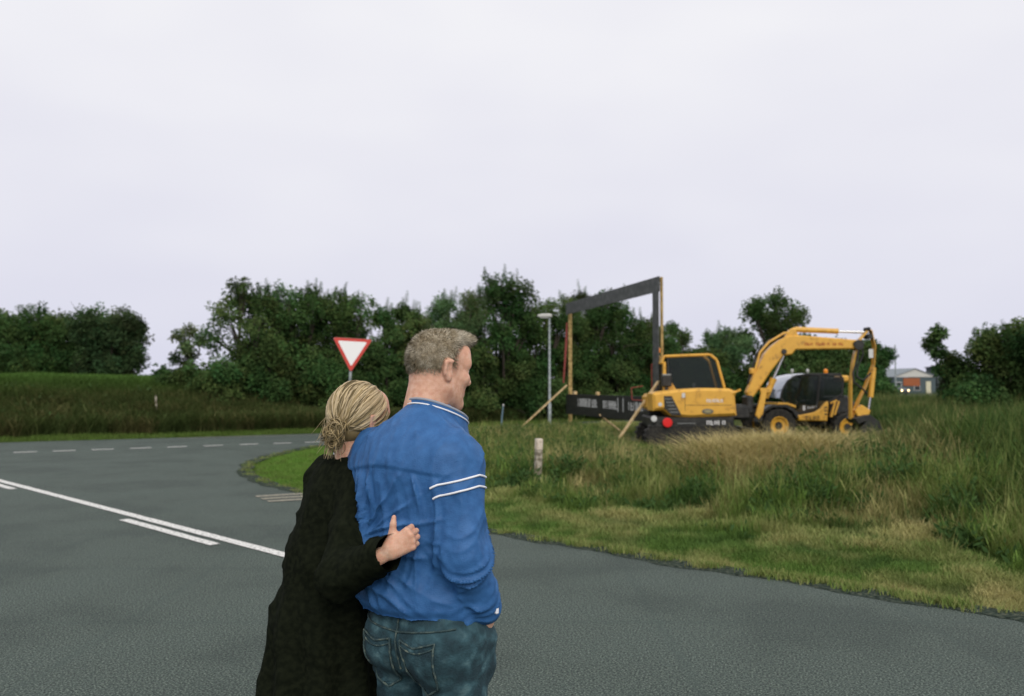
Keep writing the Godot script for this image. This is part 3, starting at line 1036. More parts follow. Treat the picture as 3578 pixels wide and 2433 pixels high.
func make_grass() -> void:
	var g := RandomNumberGenerator.new()
	g.seed = 99
	var short_b := PackedFloat32Array()
	var mid_b := PackedFloat32Array()
	var tall_b := PackedFloat32Array()
	var dry_b := PackedFloat32Array()
	var weed_b := PackedFloat32Array()
	var far_b := PackedFloat32Array()
	var green := Color(0.12, 0.215, 0.042)
	var olive := Color(0.125, 0.155, 0.045)
	var straw := Color(0.5, 0.415, 0.2)
	var deep := Color(0.042, 0.085, 0.025)
	# near verge and field
	var tries := 330000
	for k in tries:
		var d: float = 4.5 * pow(10.0, g.randf()) # 4.5 .. 45, denser near the camera
		var x := g.randf_range(-0.66, 0.66) * d
		if x < -6.5 and d < 30.0: continue
		if d < 10.0 - x * 1.02 - 0.6: continue
		var z := zone(x, d)
		if z.x < 0.5 and z.y < 0.16 and x > -6.5 and g.randf() < 0.5 and nz.get_noise_2d(x * 2.0, d * 2.0) > -0.1 + z.y * 2.0:
			put(short_b, Basis(Vector3.UP, g.randf() * TAU) * g.randf_range(0.4, 0.9), Vector3(x, 0.0, -d), green.lerp(straw, g.randf() * 0.5) * g.randf_range(0.7, 1.1))
			continue
		if z.x < 0.5 or z.x > 2.5: continue
		if z.x > 1.5 and (d < 24.0): continue
		var s := z.y
		var pt := nz.get_noise_2d(x * 0.45, d * 0.45)
		var pf := nz.get_noise_2d(x * 1.7 + 30.0, d * 1.7)
		var y := height_in(x, d, z) - 0.01
		var yaw := Basis(Vector3.UP, g.randf() * TAU)
		var p := Vector3(x, y, -d)
		if z.x < 1.5:
			var island := x < -2.2 and d < 30.0
			var nearness := clampf(14.0 / d, 0.4, 1.3)
			var lim := 1.7 + pt * 1.3 + pf * 1.0 + nz.get_noise_2d(x * 5.0, d * 5.0) * 0.5
			var spot := nz.get_noise_2d(x * 1.15 + 80.0, d * 1.15)
			var tan := smoothstep(0.08, 0.3, spot)
			var lush := smoothstep(0.05, 0.28, -spot)
			var dryness := clampf(0.35 + pt * 0.9 + pf * 0.55, 0.0, 1.0)
			if island or s < lim:
				var c := Color(0.118, 0.21, 0.046).lerp(straw, clampf(dryness * 0.75 + tan * 0.25 - 0.24 + (0.15 if s < 0.25 else 0.0), 0.0, 0.7)).lerp(deep, clampf(lush * 0.45 - pf * 0.5, 0.0, 0.6))
				if island: c = Color(0.12, 0.235, 0.04).lerp(olive, clampf(pf + 0.2, 0.0, 0.6))
				put(short_b, yaw * (g.randf_range(0.7, 1.25) * (0.85 if island else 1.0) * lerpf(0.75, 1.9, clampf((s - 0.3) / 2.0, 0.0, 1.0) * clampf(0.6 + spot * 1.5, 0.2, 1.0)) / sqrt(nearness)), p, c * g.randf_range(0.75, 1.3))
			else:
				# the rough field
				var clump := exp(-(pow((x - 3.75 - (d - 13.8) * 0.2) / 1.05, 2) + pow((d - 13.8) / 1.6, 2)))
				var clump2 := exp(-(pow((x - 2.6) / 0.5, 2) + pow((d - 12.9) / 0.5, 2))) + exp(-(pow((x - 0.9) / 0.6, 2) + pow((d - 15.5) / 0.8, 2))) * 0.7 + exp(-(pow((x - 6.6) / 0.8, 2) + pow((d - 17.0) / 1.0, 2))) * 0.8
				var gloom := smoothstep(4.8, 7.0, x + (12.0 - d) * 0.12)
				var in_digger := x > 3.3 and x < 10.6 and d > 22.4 and d < 27.6
				if in_digger and g.randf() < 0.75: continue
				var clear := 1.0 - 0.62 * smoothstep(15.5, 17.0, d) * (1.0 - smoothstep(9.5, 11.0, x)) * smoothstep(1.8, 3.0, x)
				clump = smoothstep(0.22, 0.7, clump + pf * 0.25)
				if g.randf() < clump * 0.9:
					if g.randf() < 0.5:
						put(dry_b, yaw * g.randf_range(0.6, 1.1) * lerpf(0.75, 1.0, smoothstep(12.0, 14.0, d)), p, straw.lerp(olive, g.randf() * 0.35) * g.randf_range(0.8, 1.25))
				elif g.randf() < clump2 * 0.16:
					put(dry_b, yaw * g.randf_range(0.5, 0.8), p, straw.lerp(olive, g.randf() * 0.5) * g.randf_range(0.75, 1.15))
				elif s - lim > 0.3 and g.randf() < lush * 0.3 + gloom * 0.08:
					put(weed_b, yaw * (g.randf_range(0.6, 1.4) * clear), p + Vector3(0, g.randf_range(0.03, 0.4) * clear * smoothstep(0.0, 2.5, s - lim), 0), deep.lerp(Color(0.06, 0.115, 0.035), g.randf()) * g.randf_range(0.8, 1.2))
				elif g.randf() < 0.55:
					var c := olive.lerp(straw, clampf(dryness * 0.9 - 0.3 + g.randfn() * 0.16, 0.0, 0.7)).lerp(green, clampf(-pt * 1.2 + 0.25 - pf * 0.6, 0.0, 0.85)).lerp(straw, tan * 0.32 * (1.0 - gloom * 0.7)).lerp(Color(0.055, 0.115, 0.028), lush * 0.85).lerp(deep, clampf(gloom * (0.62 - pf * 0.9), 0.0, 0.8))
					var tallness := g.randf_range(0.6, 1.15) * clear * lerpf(0.4, 1.0, smoothstep(0.0, 2.0, s - lim)) * (1.0 + 0.35 * gloom) * (0.45 if absf(x - 0.38) < 0.45 and d > 12.6 and d < 14.1 else 1.0)
					put(mid_b if g.randf() < 0.7 else tall_b, yaw * tallness, p, c * g.randf_range(0.7, 1.3))
		else:
			var left := 1.0 - smoothstep(-13.0, -6.0, x)
			if s < 1.3:
				put(short_b, yaw * (g.randf_range(1.0, 1.7)), p, green.lerp(olive, g.randf() * 0.6) * g.randf_range(0.6, 1.0))
			elif s < 14.0:
				var band := smoothstep(4.0, 8.0, s)
				var c := Color(0.075, 0.11, 0.034).lerp(Color(0.2, 0.165, 0.075), clampf(pf * 1.2 + 0.05 - band * 0.6, 0.0, 0.7)).lerp(Color(0.1, 0.2, 0.042), band * left * 0.9)
				put(far_b, yaw * g.randf_range(0.7, 1.2) * lerpf(1.0, 0.75, band * left), p, c * g.randf_range(0.6, 1.1))
	# thicken the far bank and the field beyond
	for k in 60000:
		var x := g.randf_range(-27.0, 3.0)
		var d := g.randf_range(25.0, 46.0)
		if absf(x) > d * 0.68: continue
		var z := zone(x, d)
		if z.x < 1.5 or z.x > 2.5 or z.y > 16.0: continue
		var left := 1.0 - smoothstep(-13.0, -6.0, x)
		var band := smoothstep(4.0, 8.0, z.y)
		var pf := nz.get_noise_2d(x * 0.9 + 30.0, d * 0.9)
		var y := height_in(x, d, z) - 0.01
		var yaw := Basis(Vector3.UP, g.randf() * TAU)
		if z.y < 1.3:
			put(short_b, yaw * g.randf_range(1.0, 1.7), Vector3(x, y, -d), green.lerp(olive, g.randf() * 0.6) * g.randf_range(0.6, 1.0))
		else:
			var c := Color(0.075, 0.11, 0.034).lerp(Color(0.2, 0.165, 0.075), clampf(pf * 1.2 + 0.05 - band * 0.6, 0.0, 0.7)).lerp(Color(0.1, 0.2, 0.042), band * left * 0.9)
			put(far_b, yaw * g.randf_range(0.7, 1.2) * lerpf(1.0, 0.75, band * left), Vector3(x, y, -d), c * g.randf_range(0.6, 1.1))
	# leafy growth and dry stalks that break up the bank
	for k in 9000:
		var x := g.randf_range(-27.0, 4.0)
		var d := g.randf_range(25.0, 42.0)
		if absf(x) > d * 0.68: continue
		var z := zone(x, d)
		if z.x < 1.5 or z.x > 2.5 or z.y > 6.0 or z.y < 1.6: continue
		var pf := nz.get_noise_2d(x * 0.55 + 60.0, d * 0.55)
		if pf < 0.22: continue
		var y := height_in(x, d, z)
		put(weed_b, Basis(Vector3.UP, g.randf() * TAU) * g.randf_range(1.2, 2.2), Vector3(x, y + g.randf() * 0.45, -d), deep.lerp(Color(0.07, 0.1, 0.04), g.randf()) * g.randf_range(0.8, 1.3))
	# right background rise
	for k in 26000:
		var d := g.randf_range(20.0, 60.0)
		var x := g.randf_range(0.36, 0.66) * d
		var z := zone(x, d)
		if z.x < 0.5 or z.x > 1.5 or z.y < 1.0: continue
		if x < 10.6 and d < 27.6: continue
		var pf := nz.get_noise_2d(x * 0.5 + 30.0, d * 0.5)
		put(tall_b if g.randf() < 0.4 else weed_b, Basis(Vector3.UP, g.randf() * TAU) * g.randf_range(0.7, 1.2), Vector3(x, height_in(x, d, z) + g.randf() * 0.15, -d), deep.lerp(olive, clampf(pf * 1.2 + 0.25, 0.0, 0.8)).lerp(straw, clampf(pf * 1.2 - 0.2 + g.randfn() * 0.1, 0.0, 0.4)) * g.randf_range(0.75, 1.2))
	grass_mass("mown_grass", tuft(11, 0.13, 0.1, 0.011, 0.9, 1, 2), short_b, "short cut grass of the verge along the road edge", "grass")
	grass_mass("rough_grass", tuft(13, 0.17, 0.42, 0.013, 0.8, 2), mid_b, "knee high mixed green and dry grass of the field", "grass")
	grass_mass("seeding_grass", tuft(11, 0.2, 0.62, 0.014, 0.6, 3, 4, 0.4), tall_b, "taller grass with seed heads in the field", "grass")
	grass_mass("straw_grass", tuft(20, 0.2, 0.85, 0.0075, 1.1, 4, 5, 0.6), dry_b, "pale straw coloured tall dry grass before the machines", "grass")
	grass_mass("field_weeds", leaf_clump(24, 0.15, 0.075, 0.03, 8, 0.8), weed_b, "dark green leafy weeds among the field grass", "weeds")
	grass_mass("bank_grass", tuft(13, 0.34, 0.7, 0.017, 1.0, 5, 4, 0.35), far_b, "tall brownish green grass on the bank beyond the road", "grass")


func grass_mass(called: String, mesh: Mesh, buf: PackedFloat32Array, label: String, cat: String) -> void:
	var o := multi(called, mesh, M.grass, buf, self)
	tag(o, label, cat, "", "stuff")


# ---------------------------------------------------------------- far buildings and the car
func make_far_buildings() -> void:
	var brick := tri(mat(Color.WHITE, 0.9), noise_tex(0.1, [[0.3, Color(0.26, 0.075, 0.03)], [0.7, Color(0.38, 0.13, 0.05)]], 256, 3, 41), 0.4, false)
	var slate := mat(Color(0.07, 0.1, 0.11), 0.8)
	var pale := mat(Color(0.55, 0.55, 0.52), 0.8)
	var roofm := mat(Color(0.22, 0.25, 0.27), 0.8)
	var gx := 66.6
	var gd := 150.0
	var y0 := height(gx, gd)
	var hs := thing("house", "small far house with a pale gable and an orange brick wall", "house", Vector3(gx, y0, -gd))
	hs.rotation.y = 0.12
	part("wall", sh().slab(Vector3(0, 1.35, -4), Vector3(7.4, 2.7, 8), 0.03).done(), slate, hs)
	part("brick_panel", sh().slab(Vector3(-0.6, 1.9, 0.06), Vector3(2.9, 1.3, 0.1), 0.01).done(), brick, hs)
	part("gable", sh().prism(tf(Vector3(0, 2.72, -0.1)), v2([-3.75, 0.0, 3.75, 0.0, 0.0, 1.32]), 0.0, 0.22, 0.02).done(), pale, hs)
	var rf := sh()
	rf.bar(Vector3(-4.1, 2.68, -3.9), Vector3(0.0, 4.16, -3.9), 8.4, 0.12, 0.01, Vector3(0, 1, 0))
	part("roof", sh().box(Transform3D(Basis(Vector3(0, 0, 1), 0.338), Vector3(-2.0, 3.42, -3.9)), Vector3(4.35, 0.12, 8.4), 0.01).done(), roofm, hs)
	part("roof", sh().box(Transform3D(Basis(Vector3(0, 0, 1), -0.338), Vector3(2.0, 3.42, -3.9)), Vector3(4.35, 0.12, 8.4), 0.01).done(), roofm, hs)
	var dr := part("door", sh().slab(Vector3(2.35, 1.0, 0.06), Vector3(0.85, 2.0, 0.08), 0.01).done(), mat(Color(0.6, 0.58, 0.42), 0.6), hs)
	part("handle", sh().slab(Vector3(2.65, 1.0, 0.13), Vector3(0.14, 0.04, 0.06), 0.01).done(), M.steel, dr)
	for wx in [-2.9, 0.35]:
		var w := part("window", sh().slab(Vector3(wx, 0.9 if wx > 0 else 1.5, 0.05), Vector3(1.1, 0.8, 0.06), 0.01).done(), M.white_mark, hs)
		part("pane", sh().slab(Vector3(wx, 0.9 if wx > 0 else 1.5, 0.09), Vector3(0.94, 0.64, 0.03), 0.005).done(), M.dark_glass, w)
	var ax := 73.4
	var an := thing("shed", "dark flat-roofed outbuilding right of the far house", "shed", Vector3(ax, height(ax, 152.0), -152.0))
	part("wall", sh().slab(Vector3(0, 2.2, -2), Vector3(4.4, 4.4, 4), 0.03).done(), mat(Color(0.05, 0.065, 0.07), 0.85), an)
	part("roof", sh().slab(Vector3(0, 4.48, -2), Vector3(4.8, 0.16, 4.4), 0.02).done(), mat(Color(0.05, 0.06, 0.08), 0.8), an)
	part("window", sh().slab(Vector3(0.6, 3.5, 0.03), Vector3(0.6, 0.8, 0.08), 0.01).done(), pale, an)
	# the car that comes along the road with its lights on
	var cx := 55.6
	var cd := 132.0
	var car := thing("car", "distant car with both headlights lit before the far house", "car", Vector3(cx, height(cx, cd) + 0.02, -cd))
	car.rotation.y = 0.35
	var paintm := mat(Color(0.07, 0.08, 0.1), 0.3)
	part("body", sh().prism(tf(Vector3(-0.85, 0, 0), Vector3(0, PI * 0.5, 0)), v2([-1.9, 0.3, 2.1, 0.3, 2.15, 0.75, 1.9, 0.92, 0.9, 1.0, -1.95, 1.0]), 0.0, 1.7, 0.06).done(), paintm, car)
	part("cabin", sh().prism(tf(Vector3(-0.72, 0, 0), Vector3(0, PI * 0.5, 0)), v2([-1.7, 1.0, 0.95, 1.0, 0.35, 1.42, -1.2, 1.44]), 0.0, 1.44, 0.08).done(), M.dark_glass, car)
	part("roof", sh().slab(Vector3(0, 1.44, 0.45), Vector3(1.2, 0.05, 1.4), 0.02).done(), paintm, car)
	for sx in [-0.78, 0.78]:
		for sz in [-1.3, 1.3]:
			var w := part("wheel", sh().lathe(tf(Vector3(sx, 0.32, sz), Vector3(0, 0, PI * 0.5)), [Vector2(0.0, -0.1), Vector2(0.3, -0.1), Vector2(0.32, 0), Vector2(0.3, 0.1), Vector2(0.0, 0.1)], 16).done(), M.rubber, car)
			part("rim", sh().lathe(tf(Vector3(sx, 0.32, sz), Vector3(0, 0, PI * 0.5)), [Vector2(0.0, -0.115), Vector2(0.19, -0.11), Vector2(0.2, 0.11), Vector2(0.0, 0.115)], 12).done(), M.steel, w)
	var glow := mat(Color(1, 0.9, 0.7), 0.4)
	glow.emission_enabled = true; glow.emission = Color(1.0, 0.86, 0.62); glow.emission_energy_multiplier = 5.0
	for sx in [-0.6, 0.6]:
		part("headlight", sh().lathe(tf(Vector3(sx, 0.68, -2.14), Vector3(-PI * 0.5, 0, 0)), [Vector2(0.0, 0.06), Vector2(0.1, 0.04), Vector2(0.13, 0.0), Vector2(0.13, -0.06), Vector2(0, -0.06)], 14).done(), glow, car)
		var sp := SpotLight3D.new()
		sp.name = "headlight_beam"
		sp.position = Vector3(sx, 0.68, -2.3)
		sp.light_color = Color(1.0, 0.86, 0.62); sp.light_energy = 2.0; sp.light_size = 0.1
		sp.spot_range = 60.0; sp.spot_angle = 25.0; sp.shadow_enabled = true
		car.add_child(sp)
	car.rotation.y = PI + 0.35
	# thin lamp column by the far road
	var lx := 29.6
	var lp := thing("lamp_column", "thin distant pale column before the dark bush beside the house", "column", Vector3(lx, height(lx, 70.0) - 0.05, -70.0))
	part("column", sh().tube([Vector3(0, 0, 0), Vector3(0, 1, 0), Vector3(0, 4.4, 0)], [0.07, 0.06, 0.045], 8).done(), M.galv, lp)
	part("cap", sh().tube([Vector3(0, 4.39, 0), Vector3(0, 4.5, 0)], [0.07, 0.05], 8).done(), M.galv, lp)


# ---------------------------------------------------------------- the wooden frame
func make_billboard() -> void:
	var A := Vector3(2.12, 0, -33.0)   # foot of the far post
	var B := Vector3(4.12, 0, -24.9)   # foot of the near post
	var yA := height(A.x, -A.z)
	var yB := height(B.x, -B.z)
	var u := (B - A).normalized()      # along the frame, towards the near post
	var n := Vector3(u.z, 0, -u.x)     # out of the painted face, to the left
	if n.x > 0: n = -n
	var top := 4.6
	var r := thing("billboard_frame", "large open black and raw timber sign frame propped up by planks", "sign frame")
	for e in [[A, yA], [B, yB]]:
		var foot: Vector3 = e[0]
		part("post", sh().slab(foot + Vector3(0, (top + e[1]) * 0.5 - 0.2, 0), Vector3(0.13 if foot == A else 0.07, top - e[1] + 0.4, 0.1), 0.006).done(), M.post_wood, r)
	var L := A.distance_to(B)
	var bas := Basis(u, Vector3.UP, u.cross(Vector3.UP))
	var off := n * 0.115
	var c := (A + B) * 0.5
	# painted boards on the left face
	part("side_board", sh().box(Transform3D(bas, B - u * 0.14 + off + Vector3(0, 2.6, 0)), Vector3(0.4, 3.2, 0.03), 0.004).done(), M.black_board, r)
	part("top_board", sh().box(Transform3D(bas, c + off + Vector3(0, top - 0.2, 0)), Vector3(L + 0.24, 0.42, 0.03), 0.004).done(), M.black_board, r)
	part("bottom_board", sh().box(Transform3D(bas, c + off + Vector3(0, 0.94, 0)), Vector3(L + 0.24, 0.72, 0.03), 0.004).done(), M.black, r)
	part("top_rail", sh().box(Transform3D(bas, c + Vector3(0, top - 0.06, 0)), Vector3(L - 0.12, 0.1, 0.08), 0.004).done(), M.black_board, r)
	part("bottom_rail", sh().box(Transform3D(bas, c + Vector3(0, 1.25, 0)), Vector3(L - 0.12, 0.08, 0.08), 0.004).done(), M.wood, r)
	for s in [[0.55, 0.22], [3.0, 0.16]]:
		part("block", sh().box(Transform3D(bas, A + u * float(s[0]) + Vector3(0, 1.345, 0)), Vector3(s[1], 0.11, 0.09), 0.004).done(), M.wood, r)
	# white lettering on the lower board, too far away to read: three rows of strokes
	var g := RandomNumberGenerator.new()
	g.seed = 3
	for grp in [[1.3, 3.35, 0.27, 1.02], [3.9, 5.15, 0.25, 1.0], [6.15, 8.0, 0.24, 1.0]]:
		var s: float = grp[0]
		while s < grp[1]:
			var w := g.randf_range(0.1, 0.17)
			part("letter", letter(g.randi() % 4, w, grp[2], Transform3D(Basis(u, Vector3.UP, n), A + u * (s + w * 0.5) + off + n * 0.017 + Vector3(0, grp[3] + g.randf_range(-0.01, 0.01), 0))), M.white_mark, r)
			s += w + g.randf_range(0.03, 0.06)
	for s in [5.3, 5.75]:
		part("letter", letter(3, 0.16, 0.42, Transform3D(Basis(u, Vector3.UP, n), A + u * s + off + n * 0.017 + Vector3(0, 1.02, 0))), M.white_mark, r)
	# planks: two long props on the left, two short stays behind
	for p in [[A + n * 0.13 + Vector3(0, 1.62, 0), 1.95, 0.1], [B + n * 0.1 + Vector3(0, 1.74, 0), 1.36, 0.12]]:
		var a: Vector3 = p[0]
		var q := a + n * float(p[1])
		q.y = height(q.x, -q.z) - 0.1
		part("prop_plank", sh().bar(a, q, 0.045, p[2], 0.004, u).done(), M.wood, r)
	for p in [[A + u * 3.6 + n * 0.15 + Vector3(0, 0.66, 0), 0.62], [B - u * 1.6 + n * 0.16 + Vector3(0, 0.86, 0), 0.62]]:
		var a: Vector3 = p[0]
		var q := a - n * float(p[1]) + u * 0.75
		q.y = height(q.x, -q.z) - 0.06
		part("stay_plank", sh().bar(a, q, 0.04, 0.095, 0.004, u).done(), M.wood, r)
	part("strap", sh().tube([A + n * 0.12 + Vector3(0, 3.9, 0), A + n * 0.16 + Vector3(0, 3.0, 0), A + n * 0.26 + Vector3(0, 1.7, 0)], [0.03, 0.05, 0.03], 6).done(), M.strap, r)


func letter(kind: int, w: float, h: float, t: Transform3D) -> ArrayMesh:
	var s := sh()
	var b := w * 0.29
	s.box(t * tf(Vector3(-w * 0.5 + b * 0.5, 0, 0)), Vector3(b, h, 0.008), 0.001)
	if kind != 3:
		if kind != 1: s.box(t * tf(Vector3(w * 0.5 - b * 0.5, 0, 0)), Vector3(b, h, 0.008), 0.001)
		s.box(t * tf(Vector3(b * 0.5, h * (0.5 if kind == 0 else 0.06) - (b * 0.5 if kind == 0 else 0.0), 0)), Vector3(w - b * 2.05, b, 0.008), 0.001)
		if kind == 1: s.box(t * tf(Vector3(b * 0.5, -h * 0.5 + b * 0.5, 0)), Vector3(w - b * 1.05, b, 0.008), 0.001)
	return s.done()


# ---------------------------------------------------------------- machines
func make_excavator() -> void:
	# local x: the way it faces (right in the picture), z: its right side, towards the camera
	var at := Vector3(4.6, 0, -24.35)
	at.y = minf(height(at.x, 24.35), 0.02) - 0.02
	var r := thing("excavator", "yellow tracked excavator with its boom arched to the right", "excavator", at)
	var I := Transform3D()
	# tracks and undercarriage
	for s in [-0.82, 0.82]:
		var prof := PackedVector2Array()
		for k in 10:
			var a := PI * 0.5 + PI * k / 9.0
			prof.append(Vector2(-0.85 + cos(a) * 0.3, 0.32 + sin(a) * 0.3))
		for k in 10:
			var a := -PI * 0.5 + PI * k / 9.0
			prof.append(Vector2(0.95 + cos(a) * 0.3, 0.32 + sin(a) * 0.3))
		var tr := part("track", sh().prism(tf(Vector3(0, 0, s)), prof, -0.2, 0.2, 0.015).done(), M.rubber, r)
		var pads := sh()
		var n := 26
		for k in n:
			var x := lerpf(-0.95, 1.05, float(k % 13) / 12.0)
			pads.slab(Vector3(x, 0.635 if k < 13 else 0.012, s), Vector3(0.07, 0.03, 0.42), 0.004)
		for k in 7:
			var a := PI * 0.5 + PI * (k + 0.5) / 7.0
			pads.box(Transform3D(Basis(Vector3(0, 0, 1), a), Vector3(-0.85 + cos(a) * 0.315, 0.32 + sin(a) * 0.315, s)), Vector3(0.03, 0.07, 0.42), 0.004)
			pads.box(Transform3D(Basis(Vector3(0, 0, 1), a + PI), Vector3(0.95 - cos(a) * 0.315, 0.32 - sin(a) * 0.315, s)), Vector3(0.03, 0.07, 0.42), 0.004)
		part("track_pads", pads.done(), M.rubber, tr)
		for k in 5:
			part("roller", sh().lathe(tf(Vector3(-0.7 + k * 0.38, 0.2, s), Vector3(PI * 0.5, 0, 0)), [Vector2(0, -0.215), Vector2(0.1, -0.21), Vector2(0.1, 0.21), Vector2(0, 0.215)], 14).done(), M.rubber, tr)
	part("undercarriage", sh().slab(Vector3(0.05, 0.45, 0), Vector3(1.3, 0.3, 1.25), 0.03).done(), M.black, r)
	# black lower body
	part("skirt", sh().slab(Vector3(0.06, 0.66, 0), Vector3(2.1, 0.3, 2.06), 0.05).done(), M.black, r)
	# engine hood and counterweight: the yellow side seen from the road
	var side := v2([-0.99, 1.40, -0.976, 0.96, -0.71, 0.985, -0.523, 0.83, -0.025, 0.785, 1.176, 0.84, 1.13, 1.36, 1.2, 1.45, 0.98, 1.54, 0.36, 1.55, -0.32, 1.51, -0.9, 1.44])
	var hood := part("hood", sh().prism(I, side, -0.04, 1.05, 0.07).done(), M.yellow, r)
	part("vent", sh().prism(I, v2([-0.705, 1.345, -0.5, 1.345, -0.25, 0.85, -0.5, 0.85, -0.69, 1.03]), 1.04, 1.058, 0.004).done(), M.black, hood)
	for k in 5:
		var yy := 0.93 + k * 0.085
		part("vent_slat", sh().slab(Vector3(lerpf(-0.44, -0.58, k / 4.0), yy, 1.061), Vector3(lerpf(0.22, 0.2, k / 4.0), 0.014, 0.012), 0.002).done(), M.grey, hood)
	part("panel_seam", sh().slab(Vector3(0.45, 1.11, 1.052), Vector3(1.2, 0.01, 0.006), 0.001).done(), M.black, hood)
	part("panel_seam", sh().slab(Vector3(-0.16, 1.2, 1.052), Vector3(0.008, 0.5, 0.006), 0.001).done(), M.black, hood)
	part("light_sticker", sh().slab(Vector3(-0.2, 1.36, 1.055), Vector3(0.08, 0.12, 0.01), 0.002).done(), M.white_mark, hood)
	part("light_sticker", sh().lathe(tf(Vector3(-0.8, 1.13, 1.052), Vector3(PI * 0.5, 0, 0)), [Vector2(0, 0.01), Vector2(0.05, 0.008), Vector2(0.05, 0)], 14).done(), M.white_mark, hood)
	var badge := part("badge", sh().lathe(Transform3D(Basis(Vector3(1, 0, 0), PI * 0.5).scaled(Vector3(2.2, 1.0, 1.0)), Vector3(0.42, 0.95, 1.054)), [Vector2(0, 0.012), Vector2(0.06, 0.01), Vector2(0.07, 0.0)], 20).done(), mat(Color(0.12, 0.12, 0.09), 0.5), hood)
	part("badge_face", sh().lathe(Transform3D(Basis(Vector3(1, 0, 0), PI * 0.5).scaled(Vector3(2.2, 1.0, 1.0)), Vector3(0.42, 0.95, 1.061)), [Vector2(0, 0.01), Vector2(0.04, 0.008), Vector2(0.042, 0.0)], 20).done(), mat(Color(0.28, 0.25, 0.13), 0.5), badge)
	var g := RandomNumberGenerator.new()
	g.seed = 8
	for k in 6:
		part("letter", letter(k % 3, 0.055, 0.085, tf(Vector3(0.42 + k * 0.072, 1.225, 1.056))), M.white, hood)
	for k in 10:
		if k == 5: continue
		part("red_letter", letter(k % 4, 0.06, 0.06, tf(Vector3(-0.02 + k * 0.075, 1.42 - k * 0.001, 1.045))), M.red_print, hood)
	part("mirror_arm", sh().bar(Vector3(1.13, 1.43, 0.9), Vector3(1.3, 1.51, 0.95), 0.06, 0.06).done(), M.yellow, r)
	part("platform", sh().slab(Vector3(0.1, 0.88, -0.52), Vector3(2.1, 0.16, 1.0), 0.03).done(), M.black, r)
	part("rear_shell", sh().slab(Vector3(-0.78, 1.17, -0.53), Vector3(0.4, 0.44, 0.96), 0.08).done(), M.yellow, r)
	# markings low on the black body
	part("reflector", sh().lathe(tf(Vector3(-0.62, 0.665, 1.085), Vector3(PI * 0.5, 0, 0)), [Vector2(0, 0.03), Vector2(0.11, 0.028), Vector2(0.125, 0.01), Vector2(0.125, 0)], 24).done(), M.red_lens, r)
	part("lamp_lens", sh().lathe(tf(Vector3(-0.96, 0.76, 1.06), Vector3(PI * 0.5, 0, 0)), [Vector2(0, 0.02), Vector2(0.07, 0.015), Vector2(0.08, 0)], 16).done(), M.white_mark, r)
	for k in 5:
		part("letter", letter(k % 4, 0.075, 0.1 + 0.02 * (k % 2), tf(Vector3(0.42 + k * 0.1, 0.665, 1.093))), M.white, r)
	part("hose_line", sh().tube([Vector3(-0.36, 0.64, 1.095), Vector3(0.1, 0.645, 1.095)], [0.008], 5).done(), M.grey, r)
	# cab on the far side
	var cb := Node3D.new()
	cb.name = "cab"
	r.add_child(cb)
	var z0 := -1.04
	var z1 := -0.08
	var sil := [Vector2(-0.56, 0.98), Vector2(-0.57, 2.2), Vector2(-0.5, 2.4), Vector2(0.74, 2.45), Vector2(0.92, 2.3), Vector2(1.12, 1.55), Vector2(1.16, 1.0)]
	for z in [z0, z1]:
		for k in [0, 2, 3, 4, 5]:
			var wdt: float = 0.15 if k == 0 else (0.075 if k < 4 else 0.06)
			var p0 := Vector3(sil[k].x, sil[k].y, z)
			var p1 := Vector3(sil[k + 1].x, sil[k + 1].y, z)
			if k == 0:
				part("pillar", sh().bar(p0 + Vector3(0.07, 0, 0), p1 + Vector3(0.07, 0.05, 0), 0.08, 0.15, 0.02, Vector3(0, 0, 1)).done(), M.yellow, cb)
			else:
				part("pillar", sh().bar(p0, p1, 0.07, wdt, 0.02, Vector3(0, 0, 1)).done(), M.yellow, cb)
		var pane := v2([-0.42, 1.0, -0.42, 2.36, 0.72, 2.4, 0.88, 2.28, 1.08, 1.55, 1.11, 1.0])
		part("side_glass", sh().prism(I, pane, z - 0.008, z + 0.008, 0.0).done(), M.glass, cb)
		part("window_gasket", sh().bar(Vector3(-0.405, 1.5, z), Vector3(-0.405, 2.36, z), 0.04, 0.03, 0.004, Vector3(0, 0, 1)).done(), M.black, cb)
		part("corner_plate", sh().prism(tf(Vector3(0, 0, z)), v2([-0.43, 1.45, -0.14, 1.45, -0.36, 1.78]), -0.03, 0.03, 0.006).done(), M.yellow, cb)
	for k in [1, 2]:
		var a := Vector3(sil[k].x, sil[k].y, (z0 + z1) * 0.5)
		var b := Vector3(sil[k + 1].x, sil[k + 1].y, (z0 + z1) * 0.5)
		part("roof", sh().bar(a, b, z1 - z0 + 0.06, 0.05, 0.02, Vector3(0, 1, 0.001)).done(), M.yellow, cb)
	part("rear_glass", sh().slab(Vector3(-0.55, 1.85, (z0 + z1) * 0.5), Vector3(0.012, 0.85, 0.82), 0.002).done(), M.glass, cb)
	part("front_glass", sh().bar(Vector3(1.12, 1.5, (z0 + z1) * 0.5), Vector3(0.93, 2.3, (z0 + z1) * 0.5), z1 - z0 - 0.1, 0.012, 0.002).done(), M.glass, cb)
	part("lower_panel", sh().slab(Vector3(0.28, 1.2, z0), Vector3(1.55, 0.5, 0.04), 0.01).done(), M.yellow, cb)
	part("seat", sh().slab(Vector3(-0.05, 1.42, -0.56), Vector3(0.5, 0.16, 0.5), 0.05).slab(Vector3(-0.3, 1.8, -0.56), Vector3(0.16, 0.62, 0.48), 0.06).done(), M.black, cb)
	part("headrest", sh().slab(Vector3(-0.34, 2.18, -0.56), Vector3(0.1, 0.17, 0.26), 0.04).done(), M.black, cb)
	part("lever", sh().tube([Vector3(0.3, 1.3, -0.35), Vector3(0.36, 1.68, -0.34)], [0.03, 0.045], 8).done(), M.grey, cb)
